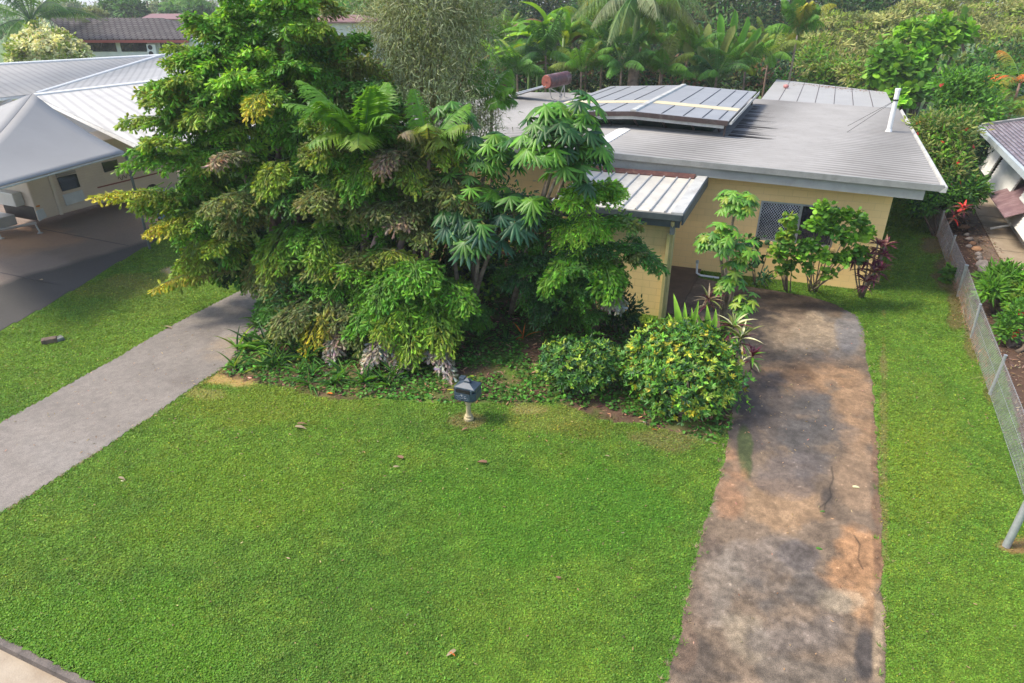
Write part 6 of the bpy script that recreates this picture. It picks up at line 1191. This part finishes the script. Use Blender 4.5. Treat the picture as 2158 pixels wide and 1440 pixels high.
FT = [(150, 20, 170, 4.5, 'grey green'), (225, 24, 190, 4, 'blue green'), (245, 17, 120, 4.2, 'dark weeping'), (277, 19, 118, 4, 'darkest weeping'), (110, 25, 150, 4, 'dull green'), (190, 31, 140, 3, 'low pale green'), (345, 17, 160, 5, 'hazy grey green'), (380, 20, 165, 4.5, 'broad hazy'), (365, 34, 120, 3, 'low bright green'), (415, 30, 110, 3.2, 'bushy green'), (300, 30, 130, 2.2, 'small yellow green'), (435, 20, 150, 4, 'tall green'), (205, 36, 110, 2.4, 'low olive')]
PL = ['right of the coconut palm', 'over the ridge of the tiled house', 'left of the power pole', 'just left of the power pole', 'touching the coconut palm fronds', 'above the left end of the tiled roof', 'right of the power pole on the skyline', 'on the skyline above the maroon roof', 'behind the hip of the tiled roof', 'beside the left fishtail palm top', 'beside the foot of the power pole', 'at the skyline next to the fishtail palm top', 'just above the tiled roof ridge']
for i, (x, y, Y, r, t) in enumerate(FT):
    qbush(t + ' distant tree ' + PL[i], x, 45, Y, [(x, y, Y, (r * .55, r * .5, r * .4)), (x + 10, y + 5, Y, (r * .4, r * .4, r * .35)), (x - 10, y + 6, Y, (r * .4, r * .4, r * .3))], 430 + i, [('silver', 'mid'), ('silver', 'olive'), ('mid', 'dark'), ('dark', 'mid')][(0, 1, 2, 3, 1, 1, 0, 1, 2, 2, 1, 0, 1)[i]], .6, .5, 420, LANCE, 'distant_tree', 'tree', 'leaf_matte', r0=.2, sub_=20)  # greyed leaf colours paint distance haze into these trees
palm_at(375, 17, 130, 'distant palm silhouetted on the skyline, left of two', 450, 3.2, 12, ll=1.2, lw=.2, name='distant_palm'); palm_at(408, 14, 125, 'distant palm silhouetted on the skyline, right of two', 451, 3.0, 12, ll=1.2, lw=.2, name='distant_palm')
p, q = dq(314, 30, 140) , dq(309, 2, 140); root = empty('power_pole', q * [1, 1, 0], 'dark wooden power pole on the skyline above the tiled house', 'power pole'); m = MB(); m.tube([q * [1, 1, 0], q], [.22, .16], 8); m.build('pole', M['bark'], root); m = MB(); m.box(q - UP * .6, (2.0, .12, .12), .2); m.build('crossarm', M['bark'], root)
rg = np.random.default_rng(470)
b = Bag(); n = 1500
for Yr, zt, hx in ((240, 4.5, 200), (340, 5.5, 300), (480, 6.5, 420), (700, 7.0, 600)):
    for x in np.arange(-hx, hx, Yr * .03):
        r = Yr * .012 * rg.uniform(.7, 1.5); c = np.array([x + rg.normal(0, 3), Yr + rg.normal(0, Yr * .08), zt * rg.uniform(.55, 1.0) - r * .6]); clump(b, c, (r * 1.5, r, r), rg, n=70, sub_=12, size=r * .55, wd=.6, cols=('silver', 'olive', 'mid'), spread=.3, T=DIAM)  # muted leaf colours carry painted distance haze
tag(b.build('far_woods', M['leaf_matte']), 'hazy tree covered suburb fading to the horizon', 'woods', kind='stuff')
m = MB(); xs = np.linspace(-2600, 2600, 80); vs = []
for i, x in enumerate(xs):
    h = 3 + 9 * vnoise(np.array([x]), np.array([0.]), 420, 5)[0] + 4 * vnoise(np.array([x]), np.array([3.]), 130, 6)[0]; vs += [(x, 2300, -4), (x, 2500, h), (x, 3400, -4)]
m.add(vs, [(3 * i + j, 3 * i + 3 + j, 3 * i + 4 + j, 3 * i + 1 + j) for i in range(79) for j in (0, 1)]); tag(m.build('hills', M['hill'], smooth=True), kind='structure')
# scattered suburb planting between the houses and the far woods
b = Bag()
for k in range(170):
    Y = rg.uniform(85, 230); x = rg.uniform(-.75, .85) * Y
    if -50 < x < -14 and Y < 110: continue
    r = rg.uniform(1.2, 3.0); zc = min(r * 1.1, 5 - r * .3); clump(b, (x, Y, zc), (r * 1.3, r, r), rg, n=160, sub_=16, size=.8, wd=.5, cols=('mid', 'olive', 'green', 'dark'), spread=.28)
tag(b.build('shrubbery', M['leaf_matte']), 'mixed green garden shrubbery filling the far suburb blocks', 'shrubbery', kind='stuff')

# ---------------------------------------------------------------- grass
rg = np.random.default_rng(500)
N = 1500000; u = rg.uniform(0, 1, N); d0_, d1_ = 5.0, 30.0
Yg = d0_ * (d1_ / d0_) ** (u ** 1.02); Xg = rg.uniform(-1, 1, N) * (Yg * .86 + 3.5)
side = (Xg - kA[0]) * kn[0] + (Yg - kA[1]) * kn[1]
ok = (side < -.02 + .05 * vnoise(Xg, Yg, .15, 3)) & ~inpoly(Xg + (fbm(Xg, Yg, .3, 12) - .5) * .24, Yg, DRIVE) & ~inpoly(Xg + (fbm(Xg, Yg, .3, 12) - .5) * .2, Yg, PATH) & ~inpoly(Xg, Yg, NDRIVE) & ~inpoly(Xg, Yg, RBED) & ~inpoly(Xg, Yg, pl) & ~inpoly(Xg, Yg, bl_)
hp = [hs(.95, .6, 0), hs(18, .6, 0), hs(18, 15, 0), hs(.95, 15, 0)]; hp2 = [hs(6, -3.4, 0), hs(13, -3.4, 0), hs(13, .8, 0), hs(6, .8, 0)]
ok &= ~inpoly(Xg, Yg, hp) & ~inpoly(Xg, Yg, hp2) & (Xg < 20)
fx = (Xg - A_[0]) * N3[0] + (Yg - A_[1]) * N3[1]; ok &= (fx > 0) | (Yg > 32)
ib = inpoly(Xg, Yg, BED); ok &= ~ib | (rg.uniform(0, 1, N) < .12)
Xg, Yg = Xg[ok], Yg[ok]; K = lawn_col(Xg, Yg); 
# bare dirt grows little grass
green = K[:, 1] / (K[:, 0] + .001); keep = rg.uniform(0, 1, len(Xg)) < np.clip((green - .7) * 1.6, .12, 1); Xg, Yg, K = Xg[keep], Yg[keep], K[keep]
n = len(Xg); dist = Yg; h = (.015 + .0017 * dist) * rg.uniform(.6, 1.5, n) * (.75 + .6 * fbm(Xg, Yg, .7, 15)); ww = .0042 + .0011 * dist
g = rg.uniform(0, 6.28, n); ln = rg.uniform(.5, 1.9, n); dr = np.stack([np.cos(g) * ln, np.sin(g) * ln, np.ones(n)], 1)
kk = K * [1.34, 1.27, 1.0] * np.exp(rg.normal(0, .14, (n, 1))) * (1 + rg.normal(0, .07, (n, 3))) ; yel = rg.uniform(0, 1, n) < .05; kk[yel] = kk[yel] * [1.8, 1.3, 1.2]
b = Bag(); sel = rg.uniform(0, 1, n) < .72; P3 = np.stack([Xg, Yg, np.full(n, .0)], 1)
b.leaves(NEEDLE, P3[sel], dr[sel], UP * .6 + rg.normal(0, .5, (sel.sum(), 3)), ww[sel], h[sel], kk[sel])
s2 = ~sel; P3[s2, 2] = .012; b.leaves(DIAM, P3[s2], dr[s2] * [1.6, 1.6, .6], UP + rg.normal(0, .3, (s2.sum(), 3)), ww[s2] * 2.2, h[s2] * .8, kk[s2] * [1, 1.1, 1])
tag(b.build('grass', M['grass']), 'mown green lawn grass with broad leafed weeds', 'grass', kind='stuff')
b = Bag(); n = 42000; Yw = rg.uniform(5, 17, n); Xw = rg.uniform(-1, 1, n) * (Yw * .86 + 3.5); sd2 = (Xw - kA[0]) * kn[0] + (Yw - kA[1]) * kn[1]
pxw, pyw = topx(Xw, Yw); dens_ = fbm(Xw, Yw, 1.3, 61) + .25 * (pyw > 1200) * (pxw < 700) + .12 * (pxw > 1900)
ok = (sd2 < 0) & ~inpoly(Xw, Yw, DRIVE) & ~inpoly(Xw, Yw, PATH) & ~inpoly(Xw, Yw, NDRIVE) & ~inpoly(Xw, Yw, RBED) & ~inpoly(Xw, Yw, BED) & ~inpoly(Xw, Yw, hp) & ~inpoly(Xw, Yw, hp2) & (dens_ > .52)
Xw, Yw = Xw[ok], Yw[ok]; k = len(Xw); b.leaves(ROUND, np.stack([Xw, Yw, rg.uniform(.02, .045, k)], 1), rg.normal(0, 1, (k, 3)) * [1, 1, .25], UP + rg.normal(0, .35, (k, 3)), .02, .022 * rg.uniform(.6, 1.5, k), cj(rg, (.12, .23, .035), k, .2))
tag(b.build('lawn_weeds', M['grass']), 'small round leafed clover weeds scattered through the lawn', 'weeds', kind='stuff')
b = Bag(); n = 2600; Yw = 5 + 11 * rg.uniform(0, 1, n) ** .8; Xw = rg.uniform(-1, 1, n) * (Yw * .86 + 3.5); pxw, pyw = topx(Xw, Yw); ok = ((Xw - kA[0]) * kn[0] + (Yw - kA[1]) * kn[1] < -.1) & ~inpoly(Xw, Yw, NDRIVE) & ((rg.uniform(0, 1, n) < .25) | (pyw < 960))
Xw, Yw = Xw[ok], Yw[ok]; k = len(Xw); b.leaves(LANCE, np.stack([Xw, Yw, .02 + .02 * rg.uniform(0, 1, k)], 1), rg.normal(0, 1, (k, 3)) * [1, 1, .15], UP + rg.normal(0, .3, (k, 3)), .018, .05 * rg.uniform(.4, 1.5, k), cj(rg, (.28, .19, .11), k, .4))
tag(b.build('leaf_bits', M['leaf_matte']), 'tiny brown leaf fragments dotted over the lawn and driveway', 'leaf litter', kind='stuff')
# tufts on the side strip
b = Bag()
for k in range(150):
    x, y = rg.normal(1965, 75), rg.uniform(860, 1150); p = P(x, y)
    if inpoly(p[0], p[1], DRIVE) or inpoly(p[0], p[1], RBED) or x > 2080: continue
    rosette(b, p, rg, .11, 16, .07, 'yg', .4, 1.4, NEEDLE)
for k in range(260):      # ragged edge along the driveway
    i = rg.integers(len(DRIVE) - 1); t = rg.uniform(); p = DRIVE[i] + (DRIVE[i + 1] - DRIVE[i]) * t + rg.normal(0, .05, 3) * [1, 1, 0]
    if p[1] < 16: rosette(b, p, rg, .09, 12, .12, ('green', 'bright', 'dead')[rg.integers(3)], .2, 1.3, NEEDLE)
for k in range(160):
    i = rg.integers(14, 21); t = rg.uniform(); p = PATH[i] + (PATH[i + 1 if i + 1 < len(PATH) else i] - PATH[i]) * t; rosette(b, p, rg, .08, 10, .12, ('green', 'dead')[rg.integers(2)], .2, 1.3, NEEDLE)
tag(b.build('grass_tufts', M['grass']), 'taller tufts of grass along the driveway edge and side strip', 'grass', kind='stuff')
# fallen leaves
FL = [(622, 899, .34, 'dead', 'pair of curled brown fronds', 'left of the mailbox on the lawn'), (850, 965, .22, 'brown', 'upright brown leaf', 'left of centre below the mailbox'), (829, 984, .16, 'dead', 'small tan leaf', 'just left of the upright brown leaf'), (1026, 974, .27, 'brown', 'reddish brown leaf', 'right below the mailbox'), (948, 1374, .13, 'orange', 'small orange brown leaf', 'near the bottom edge of the lawn'), (960, 1370, .2, 'dead', 'pale curled leaf', 'near the bottom edge of the lawn'),
      (250, 1006, .22, 'dead', 'tan leaf', 'near the path at left'), (1284, 962, .14, 'dead', 'small pale leaf', 'below the small croton'), (346, 688, .36, 'dead', 'long pale leaf', 'at the far edge of the grey path'), (1182, 1218, .12, 'brown', 'tiny brown leaf', 'in the middle of the right lawn'), (943, 822, .3, 'yellow', 'yellow leaf', 'beside the mailbox on its left'), (1000, 795, .24, 'yg', 'yellow green leaf', 'just behind the mailbox roof'),
      (1797, 1026, .2, 'pale', 'pale crumpled leaf', 'on the driveway near its right edge'), (985, 902, .2, 'brown', 'brown leaf', 'at the foot of the mailbox'), (1355, 890, .16, 'grey', 'whitish leaf', 'under the large croton front'), (1738, 1078, .12, 'mid', 'small green sprig leaf', 'on the driveway crack'), (1720, 1155, .15, 'mid', 'green twig leaf', 'on the driveway below the crack'), (700, 830, .22, 'orange', 'orange fallen leaf', 'at the edge of the strap leaved clumps'), (1375, 905, .15, 'red', 'faded red leaf', 'on the bare patch under the croton'), (90, 590, .25, 'dead', 'tan leaf', 'on the neighbour driveway')]
for i, (x, y, s, c, t, w_) in enumerate(FL):
    s *= .8; b = Bag(); p = P(x, y, .05 if not (1500 < x < 1860) else .025); g = rg.uniform(-.6, .6) + (pi if i % 2 else 0); d = np.array([cos(g), sin(g), .12])
    b.leaves(strap_t(5, .5), p, d, UP + rg.normal(0, .25, 3), s * .4, s, np.array(PAL[c]) * 1.1)
    if i == 0: b.leaves(strap_t(5, .5), p + np.array([.02, .09, .01]), d * [1, -1, 1], UP, s * .25, s * .8, np.array(PAL['brown']) * 1.3)
    o = b.build('fallen_leaf', M['leaf_matte']); tag(o, t + ' lying ' + w_, 'leaf')

# ---------------------------------------------------------------- air
m = MB(); m.hexa([np.array(p, float) for p in ((-3000, -60, -6), (3000, -60, -6), (3000, 3600, -6), (-3000, 3600, -6))], [np.array(p, float) for p in ((-3000, -60, 40), (3000, -60, 40), (3000, 3600, 40), (-3000, 3600, 40))])
hm = bpy.data.materials.new('haze'); hm.use_nodes = True; hn = hm.node_tree; hn.nodes.remove(hn.nodes['Principled BSDF']); pv = hn.nodes.new('ShaderNodeVolumePrincipled')
pv.inputs['Density'].default_value = .0007; pv.inputs['Color'].default_value = (.9, .92, .94, 1); pv.inputs['Anisotropy'].default_value = .2
hn.links.new(pv.outputs[0], hn.nodes['Material Output'].inputs['Volume']); tag(m.build('haze', hm), kind='stuff')
